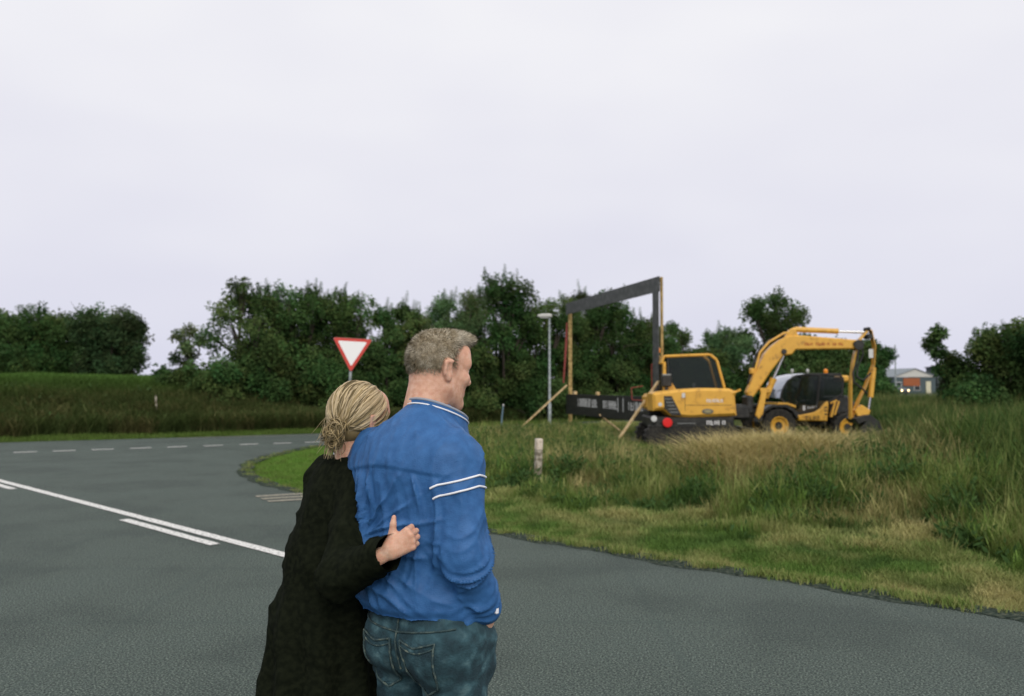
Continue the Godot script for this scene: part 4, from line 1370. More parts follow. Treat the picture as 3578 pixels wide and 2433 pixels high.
	part("beacon", sh().lathe(tf(Vector3(-0.52, 2.42, -0.98)), [Vector2(0.012, -0.04), Vector2(0.012, 0.1), Vector2(0.075, 0.11), Vector2(0.08, 0.2), Vector2(0.05, 0.25), Vector2(0, 0.26)], 16).done(), M.orange, cb)
	part("handrail", sh().tube([Vector3(-0.66, 1.2, -0.95), Vector3(-0.7, 1.3, -0.95), Vector3(-0.7, 2.2, -0.95), Vector3(-0.58, 2.3, -0.95)], [0.018], 6).done(), M.strap, cb)
	part("handrail", sh().tube([Vector3(-1.0, 1.2, -0.6), Vector3(-1.3, 1.22, -0.6), Vector3(-1.32, 1.55, -0.6), Vector3(-1.0, 1.6, -0.6)], [0.016], 6).done(), M.strap, r)
	var mir := part("exhaust_box", sh().slab(Vector3(-0.47, 1.73, 0.1), Vector3(0.26, 0.3, 0.2), 0.03).slab(Vector3(-0.47, 1.53, 0.1), Vector3(0.08, 0.14, 0.08), 0.01).done(), M.black, r)
	part("exhaust_cap", sh().slab(Vector3(-0.47, 1.9, 0.1), Vector3(0.22, 0.04, 0.16), 0.01).done(), M.grey, mir)
	# boom
	part("swing_bracket", sh().slab(Vector3(1.45, 0.9, 0), Vector3(0.62, 0.42, 0.5), 0.08).slab(Vector3(1.72, 1.1, 0), Vector3(0.22, 0.5, 0.44), 0.05).done(), M.black, r)
	var boom := v2([1.757, 1.207, 1.664, 1.438, 2.153, 2.464, 2.36, 2.68, 2.56, 2.83, 2.81, 2.945, 3.2, 2.95, 4.65, 2.83, 4.65, 2.595, 2.986, 2.572, 2.88, 2.44, 2.66, 2.42, 2.325, 1.998, 1.96, 1.461])
	var bm := part("boom", sh().prism(I, boom, -0.15, 0.15, 0.03).done(), M.yellow, r)
	for k in 14:
		if k == 3 or k == 9: continue
		part("red_letter", letter(k % 4, 0.06, 0.075, tf(Vector3(3.25 + k * 0.075, 2.72, 0.154))), M.red_print, bm)
	part("boom_pin", sh().tube([Vector3(2.66, 2.52, -0.2), Vector3(2.66, 2.52, 0.2)], [0.07], 12).done(), M.black, bm)
	part("boom_pin", sh().tube([Vector3(4.6, 2.72, -0.2), Vector3(4.6, 2.72, 0.2)], [0.09], 12).done(), M.black, bm)
	part("hose", sh().tube([Vector3(1.8, 1.6, 0.06), Vector3(2.05, 2.5, 0.06), Vector3(2.3, 2.78, 0.06), Vector3(2.7, 3.02, 0.06), Vector3(2.95, 3.05, 0.06)], [0.035], 6).done(), M.yellow, bm)
	part("hose", sh().tube([Vector3(1.74, 1.65, -0.06), Vector3(1.98, 2.45, -0.06), Vector3(2.35, 2.85, -0.06), Vector3(2.95, 3.0, -0.06)], [0.03], 6).done(), M.black, bm)
	part("work_lamp", sh().slab(Vector3(1.84, 2.0, 0.0), Vector3(0.12, 0.16, 0.2), 0.03).done(), M.yellow, bm)
	# boom cylinder
	var bc := part("boom_cylinder", sh().tube([Vector3(2.2, 1.28, 0), Vector3(2.26, 1.42, 0), Vector3(2.38, 1.7, 0), Vector3(2.42, 1.8, 0)], [0.07, 0.085, 0.085, 0.1], 12).done(), M.yellow, r)
	part("rod", sh().tube([Vector3(2.4, 1.75, 0), Vector3(2.72, 2.45, 0)], [0.04], 10).done(), M.steel, bc)
	part("link_arm", sh().prism(I, v2([1.86, 0.82, 1.95, 0.72, 2.06, 0.85, 2.17, 1.42, 2.3, 1.44, 2.3, 1.55, 1.98, 1.55, 2.02, 1.4]), 0.16, 0.24, 0.012).done(), M.yellow, r)
	# dipper arm with its cylinders
	var dip := v2([4.951, 3.127, 5.06, 3.108, 5.154, 2.659, 5.121, 2.166, 4.886, 1.549, 4.715, 1.23, 4.5, 0.714, 4.45, 0.714, 4.46, 1.655, 4.53, 2.2, 4.585, 2.464, 4.738, 2.871])
	var dp := part("dipper_arm", sh().prism(I, dip, -0.12, 0.12, 0.03).done(), M.yellow, r)
	part("pin_boss", sh().tube([Vector3(4.97, 2.93, -0.17), Vector3(4.97, 2.93, 0.17)], [0.07], 12).done(), M.black, dp)
	part("pin_boss", sh().tube([Vector3(4.66, 2.7, -0.2), Vector3(4.66, 2.7, 0.205)], [0.13], 14).done(), M.black, dp)
	part("top_knuckle", sh().slab(Vector3(4.95, 3.13, 0), Vector3(0.1, 0.09, 0.3), 0.02).done(), M.black, dp)
	part("sticker", sh().slab(Vector3(5.0, 2.47, 0.123), Vector3(0.12, 0.24, 0.008), 0.002).done(), M.white_mark, dp)
	part("hose", sh().tube([Vector3(4.72, 2.78, 0.14), Vector3(4.78, 2.45, 0.16), Vector3(4.62, 2.1, 0.16), Vector3(4.6, 1.85, 0.15), Vector3(4.78, 1.75, 0.15), Vector3(4.98, 1.95, 0.15)], [0.026], 6).done(), M.black, dp)
	part("hose", sh().tube([Vector3(4.68, 2.78, 0.15), Vector3(4.62, 2.3, 0.17), Vector3(4.5, 1.95, 0.16), Vector3(4.52, 1.7, 0.15), Vector3(4.78, 1.5, 0.15), Vector3(4.86, 1.4, 0.14)], [0.026], 6).done(), M.black, dp)
	var dc := part("dipper_cylinder", sh().tube([Vector3(2.9, 3.08, 0), Vector3(3.05, 3.12, 0), Vector3(4.1, 3.075, 0), Vector3(4.16, 3.07, 0)], [0.06, 0.075, 0.07, 0.085], 12).done(), M.yellow, r)
	part("rod", sh().tube([Vector3(4.1, 3.073, 0), Vector3(4.97, 3.04, 0)], [0.035], 10).done(), M.steel, dc)
	part("cylinder_mount", sh().prism(I, v2([2.7, 2.9, 3.1, 2.93, 2.98, 3.12, 2.86, 3.12]), -0.1, 0.1, 0.01).done(), M.yellow, dc)
	var kc := part("bucket_cylinder", sh().tube([Vector3(5.12, 2.1, 0), Vector3(5.09, 1.95, 0), Vector3(5.02, 1.3, 0)], [0.06, 0.075, 0.07], 12).done(), M.yellow, r)
	part("rod", sh().tube([Vector3(5.02, 1.32, 0), Vector3(4.95, 0.9, 0)], [0.035], 10).done(), M.steel, kc)
	part("bucket_link", sh().prism(I, v2([4.55, 0.95, 4.75, 1.1, 4.98, 0.95, 4.95, 0.85, 4.78, 0.75, 4.62, 0.8]), -0.1, 0.1, 0.02).done(), M.yellow, r)
	var bk := v2([4.45, 0.74, 4.62, 0.8, 4.86, 0.84, 5.1, 0.66, 5.2, 0.4, 5.12, 0.14, 4.86, 0.0, 4.56, 0.02, 4.5, 0.06, 4.8, 0.1, 5.0, 0.24, 5.06, 0.42, 4.96, 0.6, 4.76, 0.68, 4.56, 0.6])
	var bu := part("bucket", sh().prism(I, bk, -0.36, 0.36, 0.01).done(), M.black, r)
	for s in [-0.36, 0.35]:
		part("bucket_cheek", sh().prism(tf(Vector3(0, 0, s)), v2([4.5, 0.06, 4.8, 0.1, 5.0, 0.24, 5.06, 0.42, 4.96, 0.6, 4.76, 0.68, 4.6, 0.5]), -0.01, 0.02, 0.003).done(), M.black, bu)
	for k in 5:
		part("tooth", sh().slab(Vector3(4.46, 0.04, -0.3 + k * 0.15), Vector3(0.14, 0.035, 0.06), 0.01).done(), M.grey, bu)
	# blade in front
	part("dozer_blade", sh().prism(tf(Vector3(1.62, 0.28, 0), Vector3(0, PI * 0.5, 0)), v2([-1.05, -0.2, 1.05, -0.2, 1.05, 0.22, -1.05, 0.22]), -0.03, 0.03, 0.01).done(), M.black, r)


func wheel(r: Node3D, p: Vector3, rad: float, w: float, rim: float) -> void:
	var t := tf(p, Vector3(PI * 0.5, 0, 0))
	var wh := part("wheel", sh().lathe(t, [Vector2(rim, -w * 0.45), Vector2(rad * 0.86, -w * 0.5), Vector2(rad * 0.97, -w * 0.42), Vector2(rad, -w * 0.2), Vector2(rad, w * 0.2), Vector2(rad * 0.97, w * 0.42), Vector2(rad * 0.86, w * 0.5), Vector2(rim, w * 0.45)], 36).done(), M.rubber, r)
	var lugs := sh()
	for k in 18:
		var a := TAU * k / 18.0
		for s in [-1.0, 1.0]:
			lugs.box(Transform3D(Basis(Vector3(0, 0, 1), a + s * 0.08) * Basis(Vector3(1, 0, 0), s * 0.5), p + Vector3(cos(a + s * 0.08), sin(a + s * 0.08), 0) * (rad + 0.008) + Vector3(0, 0, s * w * 0.2)), Vector3(0.04, 0.045, w * 0.5), 0.006)
	part("tread", lugs.done(), M.rubber, wh)
	var s2 := signf(p.z)
	part("rim", sh().lathe(Transform3D(Basis(Vector3(1, 0, 0), PI * 0.5 * s2), p), [Vector2(rim, w * 0.47), Vector2(rim * 0.97, w * 0.5), Vector2(rim * 0.85, w * 0.46), Vector2(rim * 0.7, w * 0.3), Vector2(rim * 0.42, w * 0.26)], 32).done(), M.yellow, wh)
	part("hub", sh().lathe(Transform3D(Basis(Vector3(1, 0, 0), PI * 0.5 * s2), p), [Vector2(0, w * 0.42), Vector2(rim * 0.3, w * 0.4), Vector2(rim * 0.42, w * 0.25), Vector2(rim * 0.42, 0)], 20).done(), M.black, wh)


func make_wheeled_machine() -> void:
	var at := Vector3(8.55, 0, -27.0)
	at.y = -0.04
	var r := thing("wheeled_loader", "yellow wheeled machine with a curved dark glass cab behind the digging arm", "loader", at)
	r.rotation.y = 0.1
	var I := Transform3D()
	for p in [[-0.98, 0.5], [1.08, 0.44]]:
		for s in [-0.72, 0.72]:
			wheel(r, Vector3(p[0], p[1], s), p[1], 0.34, 0.27)
	part("chassis", sh().slab(Vector3(0.0, 0.6, 0), Vector3(2.5, 0.28, 0.9), 0.05).done(), M.black, r)
	part("axle", sh().tube([Vector3(-0.98, 0.5, -0.6), Vector3(-0.98, 0.5, 0.6)], [0.1], 10).done(), M.black, r)
	part("axle", sh().tube([Vector3(1.08, 0.44, -0.6), Vector3(1.08, 0.44, 0.6)], [0.1], 10).done(), M.black, r)
	var body := part("side_body", sh().prism(I, v2([-0.4, 0.78, 0.1, 0.87, 0.3, 0.98, 0.44, 1.14, 0.52, 1.2, 0.55, 1.12, 0.5, 0.62, -0.36, 0.64]), -0.78, 0.78, 0.03).done(), M.yellow, r)
	for k in 4:
		part("letter", letter(k % 3, 0.07, 0.11, tf(Vector3(-0.12 + k * 0.11, 0.72, 0.784))), M.black, body)
	for k in 3:
		part("vent_slot", sh().slab(Vector3(0.45, 0.82 + k * 0.1, 0.784), Vector3(0.09, 0.035, 0.008), 0.002).done(), M.black, body)
	# dark fenders over the wheels, yellow front cowl
	for s in [-0.72, 0.72]:
		part("fender", sh().prism(tf(Vector3(0, 0, s)), v2([-1.62, 0.62, -1.5, 0.95, -1.2, 1.1, -0.75, 1.1, -0.5, 0.95, -0.42, 0.72, -0.5, 0.72, -0.6, 0.9, -0.8, 1.02, -1.18, 1.02, -1.42, 0.9, -1.52, 0.62]), -0.2, 0.2, 0.012).done(), M.black, r)
	part("cowl", sh().prism(I, v2([-1.0, 1.1, -0.72, 1.1, -0.45, 1.0, -0.45, 1.08, -0.7, 1.16, -1.0, 1.16]), -0.5, 0.8, 0.01).done(), M.yellow, r)
	for k in [[0.58, 1.14, 0.78, 1.22], [0.6, 0.74, 0.72, 1.16], [0.72, 1.16, 0.6, 0.74], [0.7, 0.8, 0.84, 1.2]]:
		part("step_bar", sh().bar(Vector3(k[0], k[1], 0.8), Vector3(k[2], k[3], 0.8 if k != [0.72, 1.16, 0.6, 0.74] else 0.72), 0.05, 0.05, 0.006).done(), M.yellow, r)
	part("rear_body", sh().prism(I, v2([0.62, 0.66, 0.6, 1.3, 1.2, 1.36, 1.5, 1.1, 1.52, 0.7]), -0.6, 0.6, 0.05).done(), M.black, r)
	# cab: a dark glazed capsule
	var cb := Node3D.new()
	cb.name = "cab"
	r.add_child(cb)
	var pane := v2([-0.86, 1.3, -0.78, 1.56, -0.64, 1.78, -0.4, 1.93, -0.04, 1.97, 0.95, 1.96, 1.05, 1.85, 1.0, 1.4, 0.56, 1.16, 0.28, 0.95, -0.28, 0.83, -0.5, 0.93])
	for s in [-0.66, 0.66]:
		part("side_glass", sh().prism(tf(Vector3(0, 0, s)), pane, -0.008, 0.008, 0.0).done(), M.glass, cb)
		for k in pane.size():
			var a := pane[k]
			var b := pane[(k + 1) % pane.size()]
			part("cab_frame", sh().bar(Vector3(a.x, a.y, s), Vector3(b.x, b.y, s), 0.05, 0.045, 0.008, Vector3(0, 0, 1)).done(), M.black, cb)
		part("door_post", sh().bar(Vector3(0.22, 0.95, s), Vector3(0.34, 1.95, s), 0.06, 0.05, 0.008, Vector3(0, 0, 1)).done(), M.black, cb)
	# curved windscreen wrapping over the top
	var ws := sh()
	ws.grp += 1
	var arc := [Vector2(-0.89, 1.28), Vector2(-0.85, 1.45), Vector2(-0.79, 1.6), Vector2(-0.71, 1.73), Vector2(-0.6, 1.835), Vector2(-0.46, 1.915), Vector2(-0.28, 1.965), Vector2(-0.04, 1.985)]
	var zs := [-0.68, -0.55, -0.3, 0.0, 0.3, 0.55, 0.68]
	for k in arc.size() - 1:
		for j in zs.size() - 1:
			var q := []
			for e in [[k, j], [k + 1, j], [k + 1, j + 1], [k, j + 1]]:
				var bow: float = 0.07 * (1.0 - pow(zs[e[1]] / 0.68, 2.0))
				q.append(Vector3(arc[e[0]].x - bow, arc[e[0]].y + bow * 0.4, zs[e[1]]))
			ws.q4(q[0], q[1], q[2], q[3], Vector3(-1, 1, 0), 77)
	part("windscreen", ws.done(), M.screen, cb)
	part("roof", sh().slab(Vector3(0.45, 1.985, 0), Vector3(1.05, 0.05, 1.36), 0.02).done(), M.black, cb)
	part("rear_vent", sh().slab(Vector3(1.16, 1.85, 0.3), Vector3(0.28, 0.2, 0.5), 0.05).done(), M.yellow, cb)
	part("rear_panel", sh().slab(Vector3(1.05, 1.6, 0), Vector3(0.06, 0.6, 1.3), 0.02).done(), M.glass, cb)
	part("seat", sh().slab(Vector3(0.35, 1.15, 0), Vector3(0.5, 0.15, 0.5), 0.05).slab(Vector3(0.6, 1.5, 0), Vector3(0.14, 0.6, 0.46), 0.05).done(), M.black, cb)
	part("steering_column", sh().tube([Vector3(-0.4, 0.9, 0), Vector3(-0.2, 1.35, 0)], [0.05, 0.04], 8).lathe(tf(Vector3(-0.19, 1.37, 0), Vector3(0, 0, -0.5)), [Vector2(0.17, 0.0), Vector2(0.19, 0.02), Vector2(0.21, 0.0), Vector2(0.19, -0.02), Vector2(0.17, 0.0)], 18).done(), M.black, cb)
	part("sticker", sh().slab(Vector3(-0.16, 1.0, 0.678), Vector3(0.07, 0.14, 0.006), 0.001).done(), M.white_mark, cb)
	for k in 5:
		part("letter", letter(k % 4, 0.05, 0.06, tf(Vector3(-0.04 + k * 0.065, 1.01 + k * 0.006, 0.679))), M.white_mark, cb)
	part("beacon", sh().lathe(tf(Vector3(0.66, 2.0, 0.35)), [Vector2(0.03, 0.0), Vector2(0.06, 0.02), Vector2(0.062, 0.1), Vector2(0.03, 0.14), Vector2(0, 0.145)], 14).done(), M.orange, cb)
	for x in [-0.45, 0.02]:
		part("work_lamp", sh().slab(Vector3(x, 2.08, 0.55), Vector3(0.07, 0.1, 0.09), 0.02).tube([Vector3(x, 1.93, 0.55), Vector3(x, 2.05, 0.55)], [0.014], 6).done(), M.white_mark, cb)


# ---------------------------------------------------------------- roadside furniture
func make_roadside() -> void:
	# give-way triangle
	var sx := -3.66
	var sd := 20.0
	var s := thing("give_way_sign", "white downward triangle sign with a red border on a thin grey pole", "road sign", Vector3(sx, height(sx, sd) - 0.1, -sd))
	s.rotation = Vector3(0, 0.24, -0.05)
	var y0 := 2.64 - s.position.y
	var tr := func(a: float, rnd: float) -> PackedVector2Array:
		var out := PackedVector2Array()
		for k in 3:
			var ang := -PI * 0.5 + k * TAU / 3.0
			var c := Vector2(cos(ang), sin(ang)) * (a / sqrt(3.0) - rnd * 2.0)
			for j in 6:
				var b := ang - PI / 3.0 + j * (TAU / 3.0) / 5.0
				out.append(c + Vector2(cos(b), sin(b)) * rnd)
		return out
	var c0 := Vector3(0, y0 - 0.235, 0.05)
	var pl := part("plate", sh().prism(tf(c0), tr.call(0.87, 0.03), -0.012, 0.0, 0.003).done(), M.galv, s)
	part("border", sh().prism(tf(c0), tr.call(0.86, 0.03), 0.0005, 0.004, 0.001).done(), M.red, pl)
	part("face", sh().prism(tf(c0), tr.call(0.64, 0.02), 0.0045, 0.007, 0.001).done(), mat(Color(0.92, 0.92, 0.92), 0.35), pl)
	part("pole", sh().tube([Vector3(0, 0, 0), Vector3(0, 1, 0), Vector3(0, y0 - 0.02, 0)], [0.03], 12).done(), M.galv, s)
	for yy in [y0 - 0.12, y0 - 0.42]:
		part("clamp", sh().slab(Vector3(0, yy, 0.012), Vector3(0.09, 0.035, 0.075), 0.006).done(), M.galv, s)
	# street lamp beyond the road
	var lx := 1.57
	var ld := 38.0
	var l := thing("street_lamp", "slim grey street lamp with a flat pale head before the trees", "street lamp", Vector3(lx, height(lx, ld) - 0.1, -ld))
	var hh := 4.5 - l.position.y
	part("column", sh().tube([Vector3(0, 0, 0), Vector3(0, 1.0, 0), Vector3(0, 1.05, 0), Vector3(0, hh, 0)], [0.075, 0.075, 0.055, 0.045], 12).done(), M.galv, l)
	var hd := part("lamp_head", sh().prism(tf(Vector3(0, hh + 0.02, 0)), v2([0.1, -0.05, 0.1, 0.06, 0.02, 0.1, -0.3, 0.1, -0.5, 0.05, -0.5, -0.02, -0.4, -0.05]), -0.14, 0.14, 0.03).done(), mat(Color(0.55, 0.55, 0.52), 0.5), l)
	part("diffuser", sh().slab(Vector3(-0.22, hh - 0.045, 0), Vector3(0.36, 0.05, 0.2), 0.015).done(), mat(Color(0.6, 0.6, 0.58), 0.3), hd)
	# short wooden marker post in the grass
	var px := 0.39
	var pd := 14.0
	var p := thing("marker_post", "short weathered wooden post with a pale top in the near grass", "post", Vector3(px, height(px, pd), -pd))
	p.rotation = Vector3(0.02, 0.3, -0.03)
	var weathered := tri(mat(Color.WHITE, 0.9), noise_tex(0.03, [[0.3, Color(0.16, 0.14, 0.1)], [0.55, Color(0.3, 0.27, 0.21)], [0.8, Color(0.48, 0.44, 0.37)]], 256, 4, 51), 1.2, false)
	part("stake", sh().slab(Vector3(0, 0.24, 0), Vector3(0.1, 0.66, 0.1), 0.008).done(), weathered, p)
	part("painted_top", sh().slab(Vector3(0, 0.656, 0), Vector3(0.102, 0.172, 0.102), 0.01).done(), tri(mat(Color.WHITE, 0.8), noise_tex(0.04, [[0.2, Color(0.4, 0.33, 0.25)], [0.4, Color(0.62, 0.53, 0.43)], [0.8, Color(0.7, 0.63, 0.54)]], 256, 4, 52), 2.0, false), p)
	# small posts on the far verge
	var e := thing("edge_marker", "thin weathered post in the grass bank on the left", "post", Vector3(-11.9, height(-11.9, 30.4) - 0.05, -30.4))
	part("stem", sh().tube([Vector3(0, 0, 0), Vector3(0.01, 0.3, 0), Vector3(-0.03, 1.0, 0)], [0.035, 0.035, 0.03], 8).done(), weathered, e)
	part("band", sh().tube([Vector3(-0.021, 0.78, 0), Vector3(-0.026, 0.9, 0)], [0.038], 8).done(), weathered, e)
	var b := thing("survey_stake", "thin bluish leaning stake right of the man's collar", "stake", Vector3(-0.35, height(-0.35, 31.0) - 0.05, -31.0))
	part("stem", sh().tube([Vector3(-0.02, 0, 0), Vector3(0, 0.5, 0), Vector3(0.05, 0.95, 0)], [0.035, 0.03, 0.02], 8).done(), mat(Color(0.12, 0.2, 0.26), 0.6), b)
	part("tip", sh().tube([Vector3(0.05, 0.95, 0), Vector3(0.055, 1.02, 0)], [0.028, 0.02], 8).done(), M.white_mark, b)


# ---------------------------------------------------------------- people
# A head in its own axes: origin between the ears, y up, facing -z, x to its right.
func head_field(k: float, male: bool) -> Field:
	var f := Field.new(Vector3(-0.11, -0.19, -0.14), Vector3(0.11, 0.14, 0.13), 0.0048)
	f.ball(Vector3(0, 0.036, 0.01), Vector3(0.074, 0.088, 0.096), 0.02)
	f.ball(Vector3(0, -0.04, -0.04), Vector3(0.056, 0.066, 0.056), 0.035)
	for s in [-1.0, 1.0]:
		f.cone(Vector3(0.05 * s, -0.052, -0.005), Vector3(0.016 * s, -0.098, -0.068), 0.02, 0.017, 0.03)
		f.ball(Vector3(0.04 * s, -0.016, -0.068), Vector3(0.022, 0.02, 0.022), 0.02)
		f.cone(Vector3(0.01 * s, 0.03, -0.09), Vector3(0.046 * s, 0.028, -0.072), 0.011, 0.012, 0.018)
	f.ball(Vector3(0, -0.099, -0.078), Vector3(0.02, 0.017, 0.017), 0.02)
	f.ball(Vector3(0, 0.062, -0.07), Vector3(0.05, 0.035, 0.022), 0.03)
	for s in [-1.0, 1.0]:
		f.ball(Vector3(0.031 * s, 0.011, -0.099), Vector3(0.016, 0.011, 0.014), 0.012, 1)
	f.cone(Vector3(0, 0.02, -0.091), Vector3(0, -0.022, -0.112), 0.0085, 0.0125, 0.012)
	for s in [-1.0, 1.0]:
		f.ball(Vector3(0.011 * s, -0.027, -0.1), Vector3(0.0085, 0.008, 0.01), 0.008)
		f.cone(Vector3(0, -0.055, -0.095), Vector3(0.02 * s, -0.058, -0.084), 0.0075, 0.005, 0.008)
		f.cone(Vector3(0, -0.067, -0.093), Vector3(0.018 * s, -0.065, -0.083), 0.008, 0.005, 0.008)
	# neck
	f.cone(Vector3(0, -0.045, 0.028), Vector3(0, -0.22, 0.045), 0.064 if male else 0.05, 0.07 if male else 0.053, 0.03)
	# ears
	for s in [-1.0, 1.0]:
		f.ball(Vector3(0.078 * s, 0.006, 0.016), Vector3(0.009, 0.031, 0.017), 0.008)
		f.ball(Vector3(0.079 * s, -0.02, 0.008), Vector3(0.007, 0.013, 0.01), 0.008)
		f.cone(Vector3(0.085 * s, 0.03, 0.004), Vector3(0.088 * s, 0.024, 0.03), 0.0055, 0.0055, 0.006)
		f.cone(Vector3(0.088 * s, 0.024, 0.03), Vector3(0.086 * s, -0.012, 0.026), 0.0055, 0.005, 0.006)
		f.ball(Vector3(0.09 * s, 0.0, 0.012), Vector3(0.007, 0.012, 0.0085), 0.006, 1)
	return f


func face_bits(parent: Node3D, t: Transform3D) -> void:
	for s in [-1.0, 1.0]:
		var e := part("eye", sh().lathe(t * tf(Vector3(0.031 * s, 0.011, -0.081), Vector3(-PI * 0.5, 0, 0)), [Vector2(0, 0.011), Vector2(0.005, 0.0098), Vector2(0.009, 0.0063), Vector2(0.011, 0)], 12).done(), M.eye, parent)
		part("iris", sh().lathe(t * tf(Vector3(0.031 * s, 0.011, -0.081), Vector3(-PI * 0.5, 0, 0)), [Vector2(0, 0.0118), Vector2(0.0048, 0.0105)], 10).done(), M.iris, e)


# short hairs standing on a net's vertices
func hair_fuzz(net: Dictionary, keep: Callable, per: int, len: float, tone: Callable, sd: int, flow: Callable) -> ArrayMesh:
	var g := RandomNumberGenerator.new()
	g.seed = sd
	var vs := PackedVector3Array()
	var ns := PackedVector3Array()
	var cs := PackedColorArray()
	var ix := PackedInt32Array()
	var v: PackedVector3Array = net.v
	var n: PackedVector3Array = net.n
	for k in v.size():
		if not keep.call(v[k]): continue
		for j in per:
			var fl: Vector3 = flow.call(v[k], n[k])
			var dir := (n[k] * 0.75 + fl + Vector3(g.randfn(), g.randfn(), g.randfn()) * 0.22).normalized()
			var l := len * g.randf_range(0.6, 1.3) * (1.0 + fl.length() * 0.6)
			var p := v[k] + Vector3(g.randfn(), g.randfn(), g.randfn()) * 0.0022 - n[k] * 0.002
			var side := dir.cross(Vector3(g.randfn(), g.randfn(), g.randfn())).normalized() * 0.0009
			var b := vs.size()
			var c: Color = tone.call(v[k]) * g.randf_range(0.6, 1.45)
			vs.append(p - side); vs.append(p + side); vs.append(p + dir * l + fl * l * 0.3)
			for q in 3:
				ns.append(n[k]); cs.append(Color(c.r, c.g, c.b))
			if (vs[b + 2] - vs[b]).cross(vs[b + 1] - vs[b]).dot(n[k]) > 0: ix.append_array(PackedInt32Array([b, b + 1, b + 2]))
			else: ix.append_array(PackedInt32Array([b, b + 2, b + 1]))
	return coloured(vs, ns, cs, ix)


func coloured(vs: PackedVector3Array, ns: PackedVector3Array, cs: PackedColorArray, ix: PackedInt32Array) -> ArrayMesh:
	var arr := []
	arr.resize(Mesh.ARRAY_MAX)
	arr[Mesh.ARRAY_VERTEX] = vs; arr[Mesh.ARRAY_NORMAL] = ns; arr[Mesh.ARRAY_COLOR] = cs; arr[Mesh.ARRAY_INDEX] = ix
	var m := ArrayMesh.new()
	m.add_surface_from_arrays(Mesh.PRIMITIVE_TRIANGLES, arr)
	return m


# a right hand in its own axes: wrist at the origin, fingers along +x, thumb side +y, back of the hand +z. curl 0 (open) to 1 (fist)
func hand_net(curl: float, sc: float, thumb_up: float) -> Dictionary:
	var f := Field.new(Vector3(-0.06, -0.065, -0.085), Vector3(0.17, 0.125, 0.04), 0.0036)
	f.cone(Vector3(-0.055, 0, -0.004), Vector3(0.005, 0, -0.002), 0.025, 0.025, 0.02, Vector3(1, 0.95, 1.25))
	var ys := [0.031, 0.011, -0.009, -0.028]
	var lens := [[0.039, 0.024, 0.02], [0.043, 0.028, 0.022], [0.04, 0.026, 0.021], [0.033, 0.02, 0.018]]
	var kx := [0.078, 0.083, 0.078, 0.069]
	for k in 4:
		var kn := Vector3(kx[k], ys[k], 0.004 - 0.003 * absf(k - 1.0))
		f.cone(Vector3(0.0, ys[k] * 0.55, -0.003), kn, 0.0155, 0.0115, 0.016)
	f.ball(Vector3(0.04, 0.0, -0.012), Vector3(0.04, 0.03, 0.014), 0.012)
	for k in 4:
		var p := Vector3(kx[k], ys[k], 0.004 - 0.003 * absf(k - 1.0))
		f.ball(p + Vector3(0, 0, 0.003), Vector3(0.0105, 0.0095, 0.009), 0.006)
		var a := 0.0
		var r := 0.0102 if k < 3 else 0.009
		for j in 3:
			a += [1.05, 1.45, 0.95][j] * curl
			var q := p + Vector3(cos(a), (ys[k]) * 0.06, -sin(a)) * float(lens[k][j])
			f.cone(p, q, r, r * 0.92, 0.0035)
			r *= 0.93
			p = q
	# thumb from the side of the palm
	var t0 := Vector3(0.012, 0.022, -0.012)
	var t1 := Vector3(0.034, 0.05, -0.01).lerp(Vector3(0.05, 0.04, -0.03), 1.0 - thumb_up)
	var t2 := t1 + Vector3(0.016, 0.023, 0.004).lerp(Vector3(0.032, 0.0, -0.01), 1.0 - thumb_up)
	var t3 := t2 + Vector3(0.014, 0.019, -0.001).lerp(Vector3(0.025, -0.006, -0.006), 1.0 - thumb_up)
	f.cone(t0, t1, 0.0175, 0.0125, 0.02)
	f.cone(t1, t2, 0.0128, 0.0112, 0.006)
	f.cone(t2, t3, 0.0112, 0.0078, 0.005)
	var d := fleshed(f.net(), null, 1)
	return moved(d, Transform3D(Basis() * sc, Vector3.ZERO))


var jacket_field: Field


# thin ridges with slack cloth between them
func crease(n: float) -> float:
	var t := clampf(n * 0.5 + 0.5, 0.0, 1.0)
	return t * t * t * t * t - 0.15


